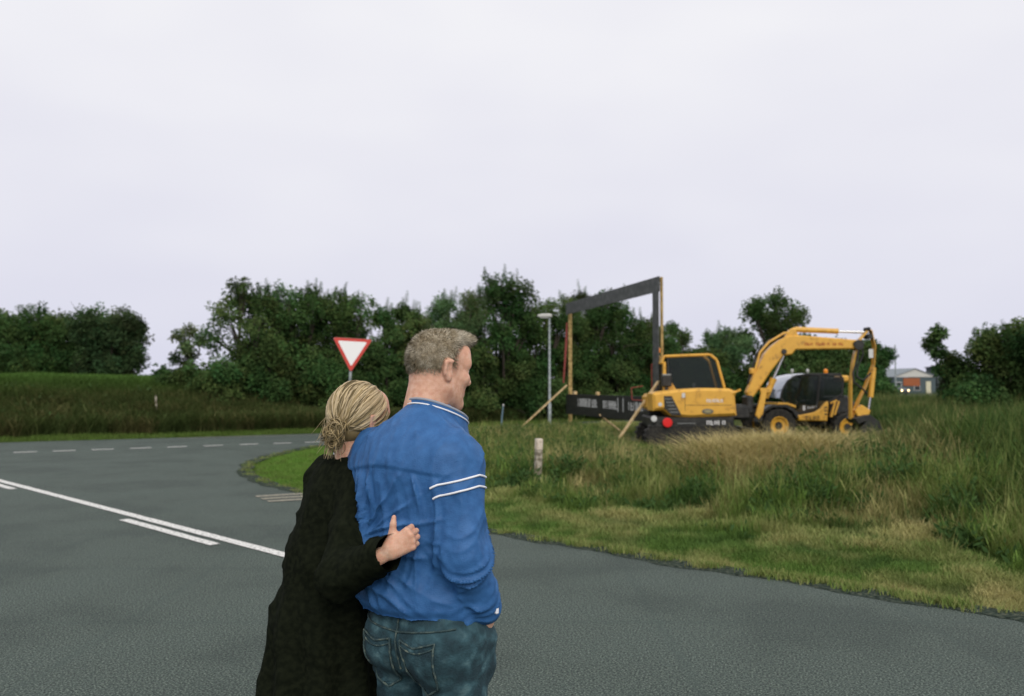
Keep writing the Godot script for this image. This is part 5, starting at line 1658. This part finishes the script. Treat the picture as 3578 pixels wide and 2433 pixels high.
func jacket_push(p: Vector3, n: Vector3) -> float:
	var d := 0.0
	var back := smoothstep(-0.05, 0.1, p.z)
	var arm := smoothstep(0.17, 0.215, absf(p.x))
	var torso := 1.0 - arm
	# yoke: the upper back lies over the lower in a shallow step
	var yoke := 1.372 + 0.012 * cos(p.x * 14.0)
	d += 0.006 * smoothstep(yoke - 0.006, yoke + 0.004, p.y) * back * torso * (1.0 - smoothstep(1.44, 1.5, p.y))
	# pleats that fall from the yoke
	var hem := smoothstep(0.942, 0.995, p.y)
	var fall := smoothstep(1.0, 1.12, p.y) * (1.0 - smoothstep(1.33, 1.375, p.y)) * back * torso
	d += 0.024 * fall * crease(fold.get_noise_2d(p.x * 7.5 + 3.0 + 0.2 * sin(p.y * 9.0), p.y * 0.9))
	# pulls that run to the gripping hand
	var hp := Vector3(-0.095, 1.165, 0.14)
	var v := p - hp
	var rad := Vector2(v.x, v.y).length()
	var ang := atan2(v.y, v.x)
	d += 0.03 * exp(-rad / 0.2) * smoothstep(0.02, 0.07, rad) * crease(fold.get_noise_2d(ang * 2.6 + 5.0, rad * 2.5)) * torso * back
	# slack cloth over the waist, slanting to the right hip
	var low := (1.0 - smoothstep(1.05, 1.2, p.y)) * torso * hem
	d += 0.026 * low * crease(fold.get_noise_2d(p.x * 5.5 + p.y * 6.0, p.y * 1.6 - p.x * 1.5))
	d -= 0.012 * (1.0 - smoothstep(0.947, 0.977, p.y)) * torso
	# sleeves crumple at the elbow
	var crook := exp(-pow((p.y - 1.12) / 0.15, 2.0)) * 0.8 + 0.35
	d += 0.026 * arm * crook * crease(fold.get_noise_3d(p.x * 3.0, p.y * 6.5 + p.z * 6.0 + p.x * 5.0, p.z * 2.0 + p.y * 1.5))
	d += 0.010 * hem * crease(fold.get_noise_3d(p.x * 6.0 + 9.0, p.y * 2.2 + p.x * 2.0, p.z * 5.0))
	d += 0.0008 * hem * nz.get_noise_3dv(p * 24.0)
	return d


# a thin cord laid on a clothed surface through points found by shooting rays
func cord(pts: Array, r: float) -> ArrayMesh:
	return sh().tube(pts, [r], 6).done()


func make_man() -> void:
	var r := thing("person", "man in a blue windbreaker and dark jeans looking right, seen from behind", "person", Vector3(-0.285, 0, -2.78))
	r.rotation.y = deg_to_rad(-36.0)
	# joints
	var sho := [Vector3(-0.172, 1.39, 0.01), Vector3(0.158, 1.388, 0.01)]
	var elb := [Vector3(-0.25, 1.14, -0.02), Vector3(0.213, 1.13, 0.05)]
	var wri := [Vector3(-0.19, 0.95, -0.2), Vector3(0.21, 0.945, -0.07)]
	var hip := [Vector3(-0.065, 0.9, -0.02), Vector3(0.125, 0.9, -0.02)]
	var kne := [Vector3(-0.075, 0.5, -0.04), Vector3(0.135, 0.5, -0.04)]
	var ank := [Vector3(-0.08, 0.1, 0.0), Vector3(0.14, 0.1, 0.0)]
	var neck := Vector3(0.005, 1.5, -0.045)
	var hc := Vector3(0.0, 1.664, -0.092)
	# the body under the clothes
	var b := Field.new(Vector3(-0.36, -0.02, -0.32), Vector3(0.36, 1.56, 0.2), 0.016)
	b.cone(Vector3(0, 1.34, 0.0), Vector3(0, 1.0, 0), 0.1, 0.1, 0.05, Vector3(0.68, 1, 1))
	b.cone(neck + Vector3(0, 0.04, 0), Vector3(0, 1.38, 0.01), 0.055, 0.08, 0.05)
	for k in 2:
		b.cone(sho[k], elb[k], 0.05, 0.042, 0.03).cone(elb[k], wri[k], 0.042, 0.03, 0.02)
		b.cone(hip[k], kne[k], 0.075, 0.055, 0.04).cone(kne[k], ank[k], 0.052, 0.036, 0.02)
		b.cone(ank[k], ank[k] + Vector3(0.01 * (k * 2 - 1), -0.055, -0.15), 0.035, 0.03, 0.03)
	var body := [fleshed(b.net())]
	var hf := head_field(1.0, true)
	var hnet := fleshed(hf.net())
	var ht := Transform3D(Basis(Vector3.UP, deg_to_rad(-18.0)) * Basis(Vector3.RIGHT, deg_to_rad(-7.0)), hc)
	body.append(moved({"v": (hnet.v as PackedVector3Array).duplicate(), "n": (hnet.n as PackedVector3Array).duplicate(), "i": hnet.i}, ht))
	# right hand slid into the front pocket
	var hb := Basis(Vector3(-0.35, -0.9, -0.25).normalized(), Vector3(-0.4, 0.1, -0.9).normalized(), Vector3.ZERO)
	hb.y = (hb.y - hb.x * hb.y.dot(hb.x)).normalized(); hb.z = hb.x.cross(hb.y)
	body.append(moved(hand_net(0.25, 1.05, 0.3), Transform3D(hb, wri[1] + Vector3(-0.002, -0.012, -0.008))))
	var hl := Basis(Vector3(0.3, -0.5, -0.8).normalized(), Vector3(0.6, 0.7, -0.2).normalized(), Vector3.ZERO)
	hl.y = (hl.y - hl.x * hl.y.dot(hl.x)).normalized(); hl.z = hl.x.cross(hl.y)
	body.append(moved(hand_net(0.6, 1.05, 0.3), Transform3D(hl, wri[0])))
	part("body", joined(body), M.skin, r)
	face_bits(r, ht)
	# cropped grey hair: a close shell and the hairs on it
	var f := Field.new(Vector3(-0.1, -0.1, -0.14), Vector3(0.1, 0.15, 0.13), 0.0048)
	f.ball(Vector3(0, 0.037, 0.012), Vector3(0.0765, 0.0915, 0.0985), 0.02)
	f.ball(Vector3(0.0, 0.108, -0.05), Vector3(0.045, 0.024, 0.05), 0.02)
	f.ball(Vector3(0.005, 0.108, -0.084), Vector3(0.034, 0.012, 0.02), 0.015)
	f.cut(Vector3(0, -0.052, 0.09), Vector3(0, -1.0, -0.12))
	f.cut(Vector3(0, 0.094, -0.09), Vector3(0, -0.62, -0.78))
	for s in [-1.0, 1.0]:
		f.ball(Vector3(0.085 * s, -0.035, 0.0), Vector3(0.035, 0.058, 0.05), 0.006, 1)
		f.ball(Vector3(0.075 * s, 0.04, -0.08), Vector3(0.038, 0.062, 0.064), 0.01, 1)
	var hair := fleshed(f.net(), func(p: Vector3, n: Vector3) -> float: return 0.003 * nz.get_noise_3dv(p * 60.0), 1)
	moved(hair, ht)
	part("hair", joined([hair]), M.scalp_hair, r)
	var inv := ht.affine_inverse()
	var tone := func(p: Vector3) -> Color:
		var q: Vector3 = inv * p
		var grey := clampf(0.35 + nz.get_noise_3dv(q * 26.0) * 0.9 + (0.25 if q.z < -0.03 else 0.0), 0.0, 1.0)
		return Color(0.32, 0.26, 0.16).lerp(Color(0.62, 0.57, 0.46), grey)
	var flow := func(p: Vector3, n: Vector3) -> Vector3:
		var q: Vector3 = inv * p
		var top := smoothstep(0.07, 0.12, q.y) * (1.0 - smoothstep(-0.03, 0.02, q.z))
		return ht.basis * Vector3(0.25, 0.15, -0.55) * top + Vector3.DOWN * 0.35 * (1.0 - top)
	var all := func(_p: Vector3) -> bool: return true
	part("hair_ends", hair_fuzz(hair, all, 6, 0.0085, tone, 5, flow), M.hair, r)
	# jeans
	var j := Field.new(Vector3(-0.25, 0.05, -0.25), Vector3(0.32, 1.04, 0.2), 0.0125)
	var jx := 0.03
	j.cone(Vector3(jx, 1.0, -0.01), Vector3(jx, 0.9, -0.02), 0.124, 0.14, 0.04, Vector3(0.74, 1, 1))
	j.cone(Vector3(0.175, 0.86, -0.08), Vector3(0.16, 0.78, -0.095), 0.05, 0.052, 0.05)
	for k in 2:
		var s := k * 2.0 - 1.0
		j.ball(Vector3(jx + 0.082 * s, 0.86, 0.035), Vector3(0.1, 0.105, 0.095), 0.05)
		j.cone(hip[k] + Vector3(0, -0.04, 0.005), kne[k], 0.102, 0.078, 0.03).cone(kne[k], ank[k] + Vector3(0, -0.02, 0), 0.08, 0.068, 0.03)
	j.cut(Vector3(0, 1.03, 0), Vector3(0, 1, 0)).cut(Vector3(0, 0.07, 0), Vector3(0, -1, 0))
	var jp := func(p: Vector3, n: Vector3) -> float:
		var seat := exp(-pow((p.y - 0.74) / 0.06, 2.0)) * smoothstep(0.0, 0.08, p.z)
		return 0.010 * (fold.get_noise_3d(p.x * 4.0 + p.y * 4.0, p.y * 7.0, p.z * 3.0) - 0.15) * (0.35 + seat) + 0.006 * fold.get_noise_3d(p.x * 7.0, p.y * 12.0 - absf(p.x) * 9.0, p.z * 5.0) * (1.0 - smoothstep(0.5, 0.9, p.y)) + 0.002 * nz.get_noise_3dv(p * 25.0)
	var jn := fleshed(j.net(), jp)
	var jeans := part("jeans", joined([jn]), M.denim, r)
	var lay := func(x: float, y: float, lift: float) -> Vector3:
		var h := j.hit(Vector3(x + jx, y, 0.19), Vector3(0, 0, -1), 0.3)
		var n := j.grad(h)
		return h + n * (float(jp.call(h, n)) + lift)
	for s in [-1.0, 1.0]:
		# back pocket: a patch with a stitched rim
		var out := [[0.02, 0.885], [0.075, 0.872], [0.135, 0.89], [0.128, 0.8], [0.118, 0.755], [0.078, 0.725], [0.04, 0.75], [0.028, 0.8], [0.02, 0.885]]
		var rim := []
		for k in out.size() - 1:
			for q in 6:
				rim.append(lay.call(lerpf(out[k][0], out[k + 1][0], q / 6.0) * s, lerpf(out[k][1], out[k + 1][1], q / 6.0), 0.005))
		rim.append(rim[0])
		part("pocket_seam", cord(rim, 0.0032), M.stitch, jeans)
		var hem := []
		for q in 16:
			hem.append(lay.call(lerpf(0.022, 0.134, q / 15.0) * s, 0.872 - 0.016 * sin(PI * q / 15.0) + 0.005 * q / 15.0, 0.005))
		part("pocket_seam", cord(hem, 0.0024), M.stitch, jeans)
		var pat := sh()
		var grid := []
		for a in 9:
			var row := []
			for c in 9:
				var yy := lerpf(0.74, 0.878, a / 8.0)
				row.append(lay.call(lerpf(lerpf(0.045, 0.022, a / 8.0), lerpf(0.115, 0.133, a / 8.0), c / 8.0) * s, yy, 0.004))
			grid.append(row)
		for a in 8:
			for c in 8:
				pat.q4(grid[a][c], grid[a][c + 1], grid[a + 1][c + 1], grid[a + 1][c], Vector3(0, 0, 1), 5)
		part("back_pocket", pat.done(), M.denim, jeans)
	var seam := []
	for q in 12: seam.append(lay.call(0.0, lerpf(0.95, 0.8, q / 11.0), 0.003))
	part("back_seam", cord(seam, 0.003), M.stitch, jeans)
	var yk := []
	for q in 24:
		var xx := lerpf(-0.17, 0.17, q / 23.0)
		yk.append(lay.call(xx, 0.905 + absf(xx) * 0.12, 0.003))
	part("yoke_seam", cord(yk, 0.0028), M.stitch, jeans)
	for k in 2:
		var so := Field.new(ank[k] + Vector3(-0.08, -0.12, -0.22), ank[k] + Vector3(0.08, 0.06, 0.1), 0.009)
		so.cone(ank[k] + Vector3(0, -0.05, 0.02), ank[k] + Vector3(0.015 * (k * 2 - 1), -0.06, -0.16), 0.045, 0.042, 0.02, Vector3(1, 1.1, 1)).cone(ank[k], ank[k] + Vector3(0, -0.05, -0.02), 0.04, 0.045, 0.03)
		so.cut(Vector3(0, 0.004, 0), Vector3(0, -1, 0))
		part("shoe", joined([fleshed(so.net())]), M.shoe, r)
	# the windbreaker
	var c := Field.new(Vector3(-0.36, 0.86, -0.31), Vector3(0.38, 1.56, 0.23), 0.0055)
	c.cone(Vector3(0, 1.34, 0.015), Vector3(0, 0.98, 0.005), 0.138, 0.146, 0.04, Vector3(0.74, 1, 1))
	c.cone(Vector3(-0.13, 1.405, 0.015), Vector3(0.12, 1.405, 0.015), 0.07, 0.07, 0.06)
	for k in [-1.0, 1.0]:
		c.cone(Vector3(0.02 * k, 1.475, -0.02), Vector3(0.13 * k, 1.415, 0.005), 0.062, 0.06, 0.05)
	c.ball(Vector3(0, 1.36, 0.065), Vector3(0.13, 0.11, 0.075), 0.06)
	c.cone(Vector3(0, 1.43, 0.0), Vector3(0.005, 1.505, -0.045), 0.105, 0.078, 0.08)
	c.cone(Vector3(0.012, 0.99, 0.0), Vector3(0.02, 0.93, -0.005), 0.15, 0.144, 0.03, Vector3(0.76, 1, 1))
	for k in 2:
		c.cone(sho[k], elb[k], 0.08, 0.068, 0.045)
	for k in 2:
		c.cone(elb[k], wri[k] + (elb[k] - wri[k]) * 0.12, 0.068, 0.05, 0.018)
	c.cut(Vector3(0, 0.918, 0), Vector3(0, -1, 0)) if false else c
	jacket_field = c
	# the hem stops at the hips; the sleeves run lower
	for z in c.nzz:
		for y in c.ny:
			var yy := c.o.y + y * c.c
			for x in c.nx:
				var xx := c.o.x + x * c.c
				var zz := c.o.z + z * c.c
				if absf(xx) < 0.205 + maxf(0.0, (yy - 0.95)) and not (absf(xx) > 0.16 and zz < -0.06):
					var i := (z * c.ny + y) * c.nx + x
					c.f[i] = maxf(c.f[i], 0.94 - yy)
	var jk := part("jacket", joined([fleshed(c.net(), jacket_push, 1)]), M.jacket, r)
	# white piping round the upper sleeves
	for k in 2:
		var ax: Vector3 = (elb[k] - sho[k]).normalized()
		for t in [0.25, 0.365]:
			var o: Vector3 = (sho[k] as Vector3).lerp(elb[k], t)
			var e1 := ax.cross(Vector3(0, 0, 1)).normalized()
			if e1.x * (k * 2 - 1) < 0: e1 = -e1
			var e2 := Vector3(0, 0, 1)
			e2 = (e2 - ax * e2.dot(ax)).normalized()
			var line := []
			for q in 25:
				var a := lerpf(-0.75, 1.75, q / 24.0)
				var dir := e1 * cos(a) + e2 * sin(a) - ax * 0.28 * (1.0 - sin(clampf(a, 0.0, PI * 0.5)))
				if a > 1.55: dir += ax * (a - 1.55) * 0.3
				var h := c.hit(o, dir, 0.2)
				var n := c.grad(h)
				line.append(h + n * (jacket_push(h, n) + 0.0022))
			part("piping", cord(line, 0.0033), M.piping, jk)
	# standing collar: a curved band, pale inside, with a piped rim
	var outer := []
	var inner := []
	var m := 36
	for q in m + 1:
		var a := lerpf(-2.75, 2.75, q / float(m))
		var front := 0.5 - 0.5 * cos(a)
		# a = 0 is the nape; the collar leans with the neck and opens at the throat
		var rad := Vector2(0.083 + 0.012 * front, 0.078 + 0.028 * front)
		var x := sin(a) * rad.x
		x += 0.006
		var z := cos(a) * rad.y
		var y0 := 1.485 - 0.04 * front
		var y1 := 1.578 - 0.075 * front
		var zc := -0.052 - 0.016 * front
		outer.append([Vector3(x * 1.3, y0 - 0.022, z * 1.26 + zc), Vector3(x * 1.12, y0 + 0.022, z * 1.08 + zc), Vector3(x * 1.04, y1 - 0.012, z * 1.02 + zc - 0.006), Vector3(x * 1.04, y1, z * 1.02 + zc - 0.008)])
		inner.append([Vector3(x * 1.0, y1 - 0.001, z * 0.97 + zc - 0.008), Vector3(x * 0.97, y0, z * 0.96 + zc)])
	var co := sh()
	var ci := sh()
	for q in m:
		var ctr := Vector3(0, 0, -0.06)
		for w in 3:
			var mid: Vector3 = (outer[q][w] + outer[q + 1][w]) * 0.5 - ctr
			mid.y = 0.02
			co.q4(outer[q][w], outer[q + 1][w], outer[q + 1][w + 1], outer[q][w + 1], mid, 3)
		var mi: Vector3 = (inner[q][0] + inner[q + 1][0]) * 0.5 - ctr
		mi.y = 0
		ci.q4(inner[q][0], inner[q + 1][0], inner[q + 1][1], inner[q][1], -mi, 3)
		co.q4(outer[q][3], outer[q + 1][3], inner[q + 1][0], inner[q][0], Vector3.UP, 4)
	part("collar", co.done(), M.jacket, jk)
	part("collar_lining", ci.done(), M.jacket_in, jk)
	var rimline := []
	for q in m + 1: rimline.append((outer[q][3] + inner[q][0]) * 0.5 + Vector3(0, 0.002, 0))
	part("piping", cord(rimline, 0.0042), M.jacket_in, jk)
	var rim2 := []
	for q in m + 1: rim2.append(outer[q][2] + (outer[q][2] - Vector3(0, outer[q][2].y, -0.06)) * 0.02)
	part("piping", cord(rim2, 0.0026), M.piping, jk)
	# cuff tab glint
	part("cuff_toggle", sh().slab(wri[1] + Vector3(0.05, 0.02, 0.02), Vector3(0.012, 0.02, 0.012), 0.003).done(), M.piping, jk)


func make_woman() -> void:
	var r := thing("person", "woman with tied-back blond hair in a long black coat, arm round the man", "person", Vector3(-0.6, 0, -2.98))
	var turn := deg_to_rad(-45.0)
	r.rotation.y = turn
	var back := Basis(Vector3.UP, -turn)
	# points given in the room, turned into her own axes
	var own := func(p: Vector3) -> Vector3: return back * (p - r.position)
	var hc: Vector3 = own.call(Vector3(-0.49, 1.506, -2.93))
	var neck: Vector3 = own.call(Vector3(-0.512, 1.392, -2.935))
	var sho_r: Vector3 = own.call(Vector3(-0.465, 1.318, -2.87))
	var sho_l: Vector3 = own.call(Vector3(-0.607, 1.312, -3.02))
	var elb: Vector3 = own.call(Vector3(-0.505, 1.06, -2.67))
	var wri: Vector3 = own.call(Vector3(-0.343, 1.158, -2.545))
	var b := Field.new(Vector3(-0.3, -0.02, -0.3), Vector3(0.52, 1.42, 0.32), 0.016)
	b.cone(Vector3(0.01, 1.22, -0.02), Vector3(0, 0.95, 0), 0.085, 0.09, 0.05, Vector3(0.75, 1, 1))
	b.cone(neck, Vector3(0.03, 1.25, -0.02), 0.045, 0.07, 0.05)
	b.cone(sho_r, elb, 0.035, 0.03, 0.02).cone(elb, wri, 0.03, 0.024, 0.02)
	b.cone(sho_l, own.call(Vector3(-0.6, 1.05, -3.1)), 0.035, 0.03, 0.02)
	for s in [-1.0, 1.0]:
		b.cone(Vector3(0.075 * s, 0.88, 0), Vector3(0.075 * s, 0.46, -0.01), 0.07, 0.05, 0.03).cone(Vector3(0.075 * s, 0.46, -0.01), Vector3(0.08 * s, 0.09, 0.02), 0.05, 0.034, 0.02).cone(Vector3(0.08 * s, 0.08, 0.02), Vector3(0.09 * s, 0.04, -0.13), 0.034, 0.028, 0.02)
	var body := [fleshed(b.net())]
	var hf := head_field(0.95, false)
	var ht := Transform3D(Basis(Vector3.UP, deg_to_rad(6.0)) * Basis(Vector3(0, 0, 1), deg_to_rad(-5.0)) * 0.95, hc)
	body.append(moved(fleshed(hf.net()), ht))
	# her right hand closed on the cloth of his back, thumb up
	var fx := Vector3(0.86, 0.5, -0.1).normalized()
	var fz := Vector3(0.12, 0.06, 1.0)
	fz = (fz - fx * fz.dot(fx)).normalized()
	var hb := Basis(back * fx, back * fz.cross(fx), back * fz)
	body.append(moved(hand_net(1.0, 0.82, 1.0), Transform3D(hb, wri + back * Vector3(0.006, 0.002, 0.0))))
	part("body", joined(body), M.skin, r)
	face_bits(r, ht)
	# coat
	var c := Field.new(Vector3(-0.36, 0.36, -0.36), Vector3(0.5, 1.47, 0.34), 0.0125)
	var base: Vector3 = own.call(Vector3(-0.622, 0.4, -2.98))
	var hipc: Vector3 = own.call(Vector3(-0.602, 0.86, -2.97))
	var waist: Vector3 = own.call(Vector3(-0.582, 1.06, -2.96))
	var chest: Vector3 = own.call(Vector3(-0.555, 1.22, -2.95))
	c.cone(base, hipc, 0.218, 0.16, 0.05)
	c.cone(hipc, waist, 0.165, 0.135, 0.05)
	c.cone(waist, chest, 0.135, 0.115, 0.05)
	c.cone(sho_l, sho_r, 0.062, 0.062, 0.07)
	c.cone(sho_l, own.call(Vector3(-0.632, 1.06, -3.02)), 0.062, 0.062, 0.05)
	c.cone(chest, neck + Vector3(0, -0.01, 0), 0.1, 0.055, 0.06)
	c.cone(sho_r, elb, 0.066, 0.062, 0.05)
	c.cone(elb, wri - (elb - wri) * 0.14, 0.062, 0.043, 0.03)
	c.cut(Vector3(0, 0.4, 0), Vector3(0, -1, 0))
	var cp := func(p: Vector3, n: Vector3) -> float:
		var a := atan2(p.x, p.z)
		var flare := 1.0 - smoothstep(0.5, 1.1, p.y)
		return 0.024 * flare * sin(a * 9.0 + 2.0 * nz.get_noise_3d(p.x * 2.0, p.y, p.z * 2.0)) + 0.014 * crease(fold.get_noise_3d(p.x * 5.0 + p.y * 2.0, p.y * 3.0, p.z * 5.0)) + 0.003 * nz.get_noise_3dv(p * 14.0)
	var coat := part("coat", joined([fleshed(c.net(), cp)]), M.coat, r)
	# a bit of white collar at the neck
	var wc := sh()
	var nb := neck + Vector3(0, 0.022, 0)
	for q in 20:
		var a0 := TAU * q / 20.0
		var a1 := TAU * (q + 1) / 20.0
		var u0 := Vector3(cos(a0), 0, sin(a0))
		var u1 := Vector3(cos(a1), 0, sin(a1))
		wc.q4(nb + u0 * 0.066 - Vector3(0, 0.03, 0), nb + u1 * 0.066 - Vector3(0, 0.03, 0), nb + u1 * 0.06 + Vector3(0, 0.02, 0), nb + u0 * 0.06 + Vector3(0, 0.02, 0), u0 + u1, 2)
	part("shirt_collar", wc.done(), M.collar, coat)
	for s in [-1.0, 1.0]:
		var so := Field.new(Vector3(0.08 * s - 0.08, -0.02, -0.2), Vector3(0.08 * s + 0.08, 0.14, 0.1), 0.01)
		so.cone(Vector3(0.08 * s, 0.05, 0.025), Vector3(0.09 * s, 0.036, -0.14), 0.042, 0.036, 0.02).cone(Vector3(0.08 * s, 0.1, 0.02), Vector3(0.08 * s, 0.05, 0.02), 0.036, 0.042, 0.02)
		so.cut(Vector3(0, 0.004, 0), Vector3(0, -1, 0))
		part("shoe", joined([fleshed(so.net())]), M.shoe, r)
	woman_hair(r, ht)


func woman_hair(r: Node3D, t: Transform3D) -> void:
	var g := RandomNumberGenerator.new()
	g.seed = 77
	var light := Color(0.62, 0.5, 0.31)
	var honey := Color(0.3, 0.225, 0.1)
	var dark := Color(0.1, 0.078, 0.036)
	# an under-layer that closes the head
	var f := Field.new(Vector3(-0.12, -0.13, -0.13), Vector3(0.12, 0.16, 0.16), 0.006)
	f.ball(Vector3(0, 0.038, 0.012), Vector3(0.08, 0.094, 0.1), 0.02)
	f.ball(Vector3(0, -0.025, 0.05), Vector3(0.06, 0.05, 0.055), 0.03)
	f.cut(Vector3(0, 0.085, -0.085), Vector3(0, -0.55, -0.8))
	for s in [-1.0, 1.0]:
		f.ball(Vector3(0.08 * s, -0.06, -0.05), Vector3(0.045, 0.085, 0.07), 0.01, 1)
	var cap := fleshed(f.net())
	moved(cap, t)
	var under := mat(honey * 0.8, 0.6)
	var hair := part("hair", joined([cap]), under, r)
	# locks drawn over the skull to the knot at the nape
	var knot := Vector3(0.02, -0.03, 0.108)
	var vs := PackedVector3Array()
	var ns := PackedVector3Array()
	var cs := PackedColorArray()
	var ix := PackedInt32Array()
	var ctr := Vector3(0, 0.03, 0.012)
	var rad := Vector3(0.083, 0.098, 0.104)
	for k in 1300:
		# start along the hairline and crown, end at the knot
		var az := g.randf_range(-PI, PI)
		var el := g.randf_range(-0.35, 1.25)
		var u := Vector3(sin(az) * cos(el), sin(el), -cos(az) * cos(el))
		if u.z < -0.2 and u.y < 0.3: continue
		if absf(u.x) > 0.75 and u.z < 0.1 and u.y < 0.1 and g.randf() < 0.8: continue
		var e := (knot - ctr) / rad
		e = (e.normalized() + Vector3(g.randfn(), g.randfn(), 0) * 0.1).normalized()
		var c := light.lerp(honey, g.randf() * g.randf() * 1.3)
		if nz.get_noise_2d(az * 2.2, 5.0) > 0.12 or g.randf() < 0.12: c = dark.lerp(honey, g.randf())
		c *= g.randf_range(0.8, 1.2)
		var lift := g.randf_range(1.0, 1.05) + (0.03 if g.randf() < 0.15 else 0.0)
		var w := g.randf_range(0.0010, 0.0030)
		var pts := []
		var wav := g.randf() * TAU
		for q in 13:
			var s := q / 12.0
			var p := u.slerp(e, s) if u.dot(e) > -0.98 else u
			var bulge := lift + 0.05 * sin(PI * s) * g.randf_range(0.9, 1.1) * (0.6 + 0.4 * sin(wav))
			var off := p.cross(Vector3.UP).normalized() * sin(s * 5.0 + wav) * 0.004
			pts.append(ctr + p * rad * bulge + off)
		lock(vs, ns, cs, ix, pts, w, c, t)
	part("hair_locks", coloured(vs, ns, cs, ix), M.hair, hair)
	# the knot: loops of hair wound on each other
	vs = PackedVector3Array(); ns = PackedVector3Array(); cs = PackedColorArray(); ix = PackedInt32Array()
	for k in 260:
		var ax := Vector3(g.randfn() * 0.5, g.randfn() * 0.5, 1.0).normalized()
		var e1 := ax.cross(Vector3.UP).normalized()
		var e2 := ax.cross(e1)
		var rr := g.randf_range(0.01, 0.033)
		var a0 := g.randf() * TAU
		var o := knot + Vector3(g.randfn() * 0.01, -0.008 + g.randfn() * 0.014, 0.004 + g.randf() * 0.02)
		var c := honey.lerp(light, g.randf() * 0.45)
		if g.randf() < 0.6: c = dark.lerp(honey, g.randf() * 0.6)
		var pts := []
		for q in 12:
			var a := a0 + q / 11.0 * g.randf_range(3.0, 5.0)
			pts.append(o + (e1 * cos(a) + e2 * sin(a) * 1.15) * rr * (1.0 - 0.02 * q) + ax * (0.018 * (1.0 - rr / 0.04)))
		lock(vs, ns, cs, ix, pts, g.randf_range(0.0012, 0.0032), c, t)
	part("hair_knot", coloured(vs, ns, cs, ix), M.hair, hair)
	# loose wisps at the nape and the temples
	vs = PackedVector3Array(); ns = PackedVector3Array(); cs = PackedColorArray(); ix = PackedInt32Array()
	for k in 150:
		var kind := k % 3
		var p := Vector3(-0.035 + g.randfn() * 0.02, -0.02 + g.randfn() * 0.03, 0.085 + g.randfn() * 0.015)
		var dirn := Vector3(-0.25 + g.randfn() * 0.25, -1.0, 0.25 + g.randfn() * 0.2)
		var l := g.randf_range(0.03, 0.075)
		if kind == 1:
			p = knot + Vector3(-0.02 + g.randfn() * 0.015, -0.02, 0.01)
			dirn = Vector3(g.randfn() * 0.25, -1.0, g.randfn() * 0.25)
		elif kind == 2:
			var a := g.randf() * TAU
			var u := Vector3(cos(a) * 0.7, 0.55 + g.randf() * 0.5, sin(a) * 0.7 + 0.15).normalized()
			p = ctr + u * rad * 1.03
			dirn = (u * 0.5 + (knot - p).normalized()).normalized()
			l = 0.05
		var pts := []
		for q in 7:
			var s := q / 6.0
			pts.append(p + dirn * l * s + Vector3(sin(s * 4.0 + k), 0, cos(s * 3.0 + k)) * 0.006 * s)
		lock(vs, ns, cs, ix, pts, 0.0006 if kind == 2 else 0.001, light.lerp(honey, g.randf()), t)
	part("loose_wisps", coloured(vs, ns, cs, ix), M.hair, hair)


# one tapered lock of hair, four-sided, added to a set of arrays
func lock(vs: PackedVector3Array, ns: PackedVector3Array, cs: PackedColorArray, ix: PackedInt32Array, pts: Array, w: float, c: Color, t: Transform3D) -> void:
	var b := vs.size()
	var n := pts.size()
	var x := Vector3.ZERO
	for k in n:
		var y: Vector3 = ((pts[mini(k + 1, n - 1)] as Vector3) - (pts[maxi(k - 1, 0)] as Vector3)).normalized()
		if k == 0:
			x = y.cross(Vector3(0.3, 0.5, 0.8)).normalized()
		x = (x - y * x.dot(y)).normalized()
		var z := x.cross(y)
		var rr := w * sqrt(clampf(sin(PI * (0.06 + 0.9 * k / float(n - 1))), 0.02, 1.0))
		for s in 4:
			var a := TAU * s / 4.0
			var d := x * cos(a) + z * sin(a)
			vs.append(t * ((pts[k] as Vector3) + d * rr))
			ns.append((t.basis * d).normalized())
			cs.append(c)
	for k in n - 1:
		for s in 4:
			var a := b + k * 4 + s
			var a2 := b + k * 4 + (s + 1) % 4
			var nn := ns[a] + ns[a2]
			if (vs[a2 + 4] - vs[a]).cross(vs[a2] - vs[a]).dot(nn) > 0:
				ix.append_array(PackedInt32Array([a, a2, a2 + 4, a, a2 + 4, a + 4]))
			else:
				ix.append_array(PackedInt32Array([a, a2 + 4, a2, a, a + 4, a2 + 4]))
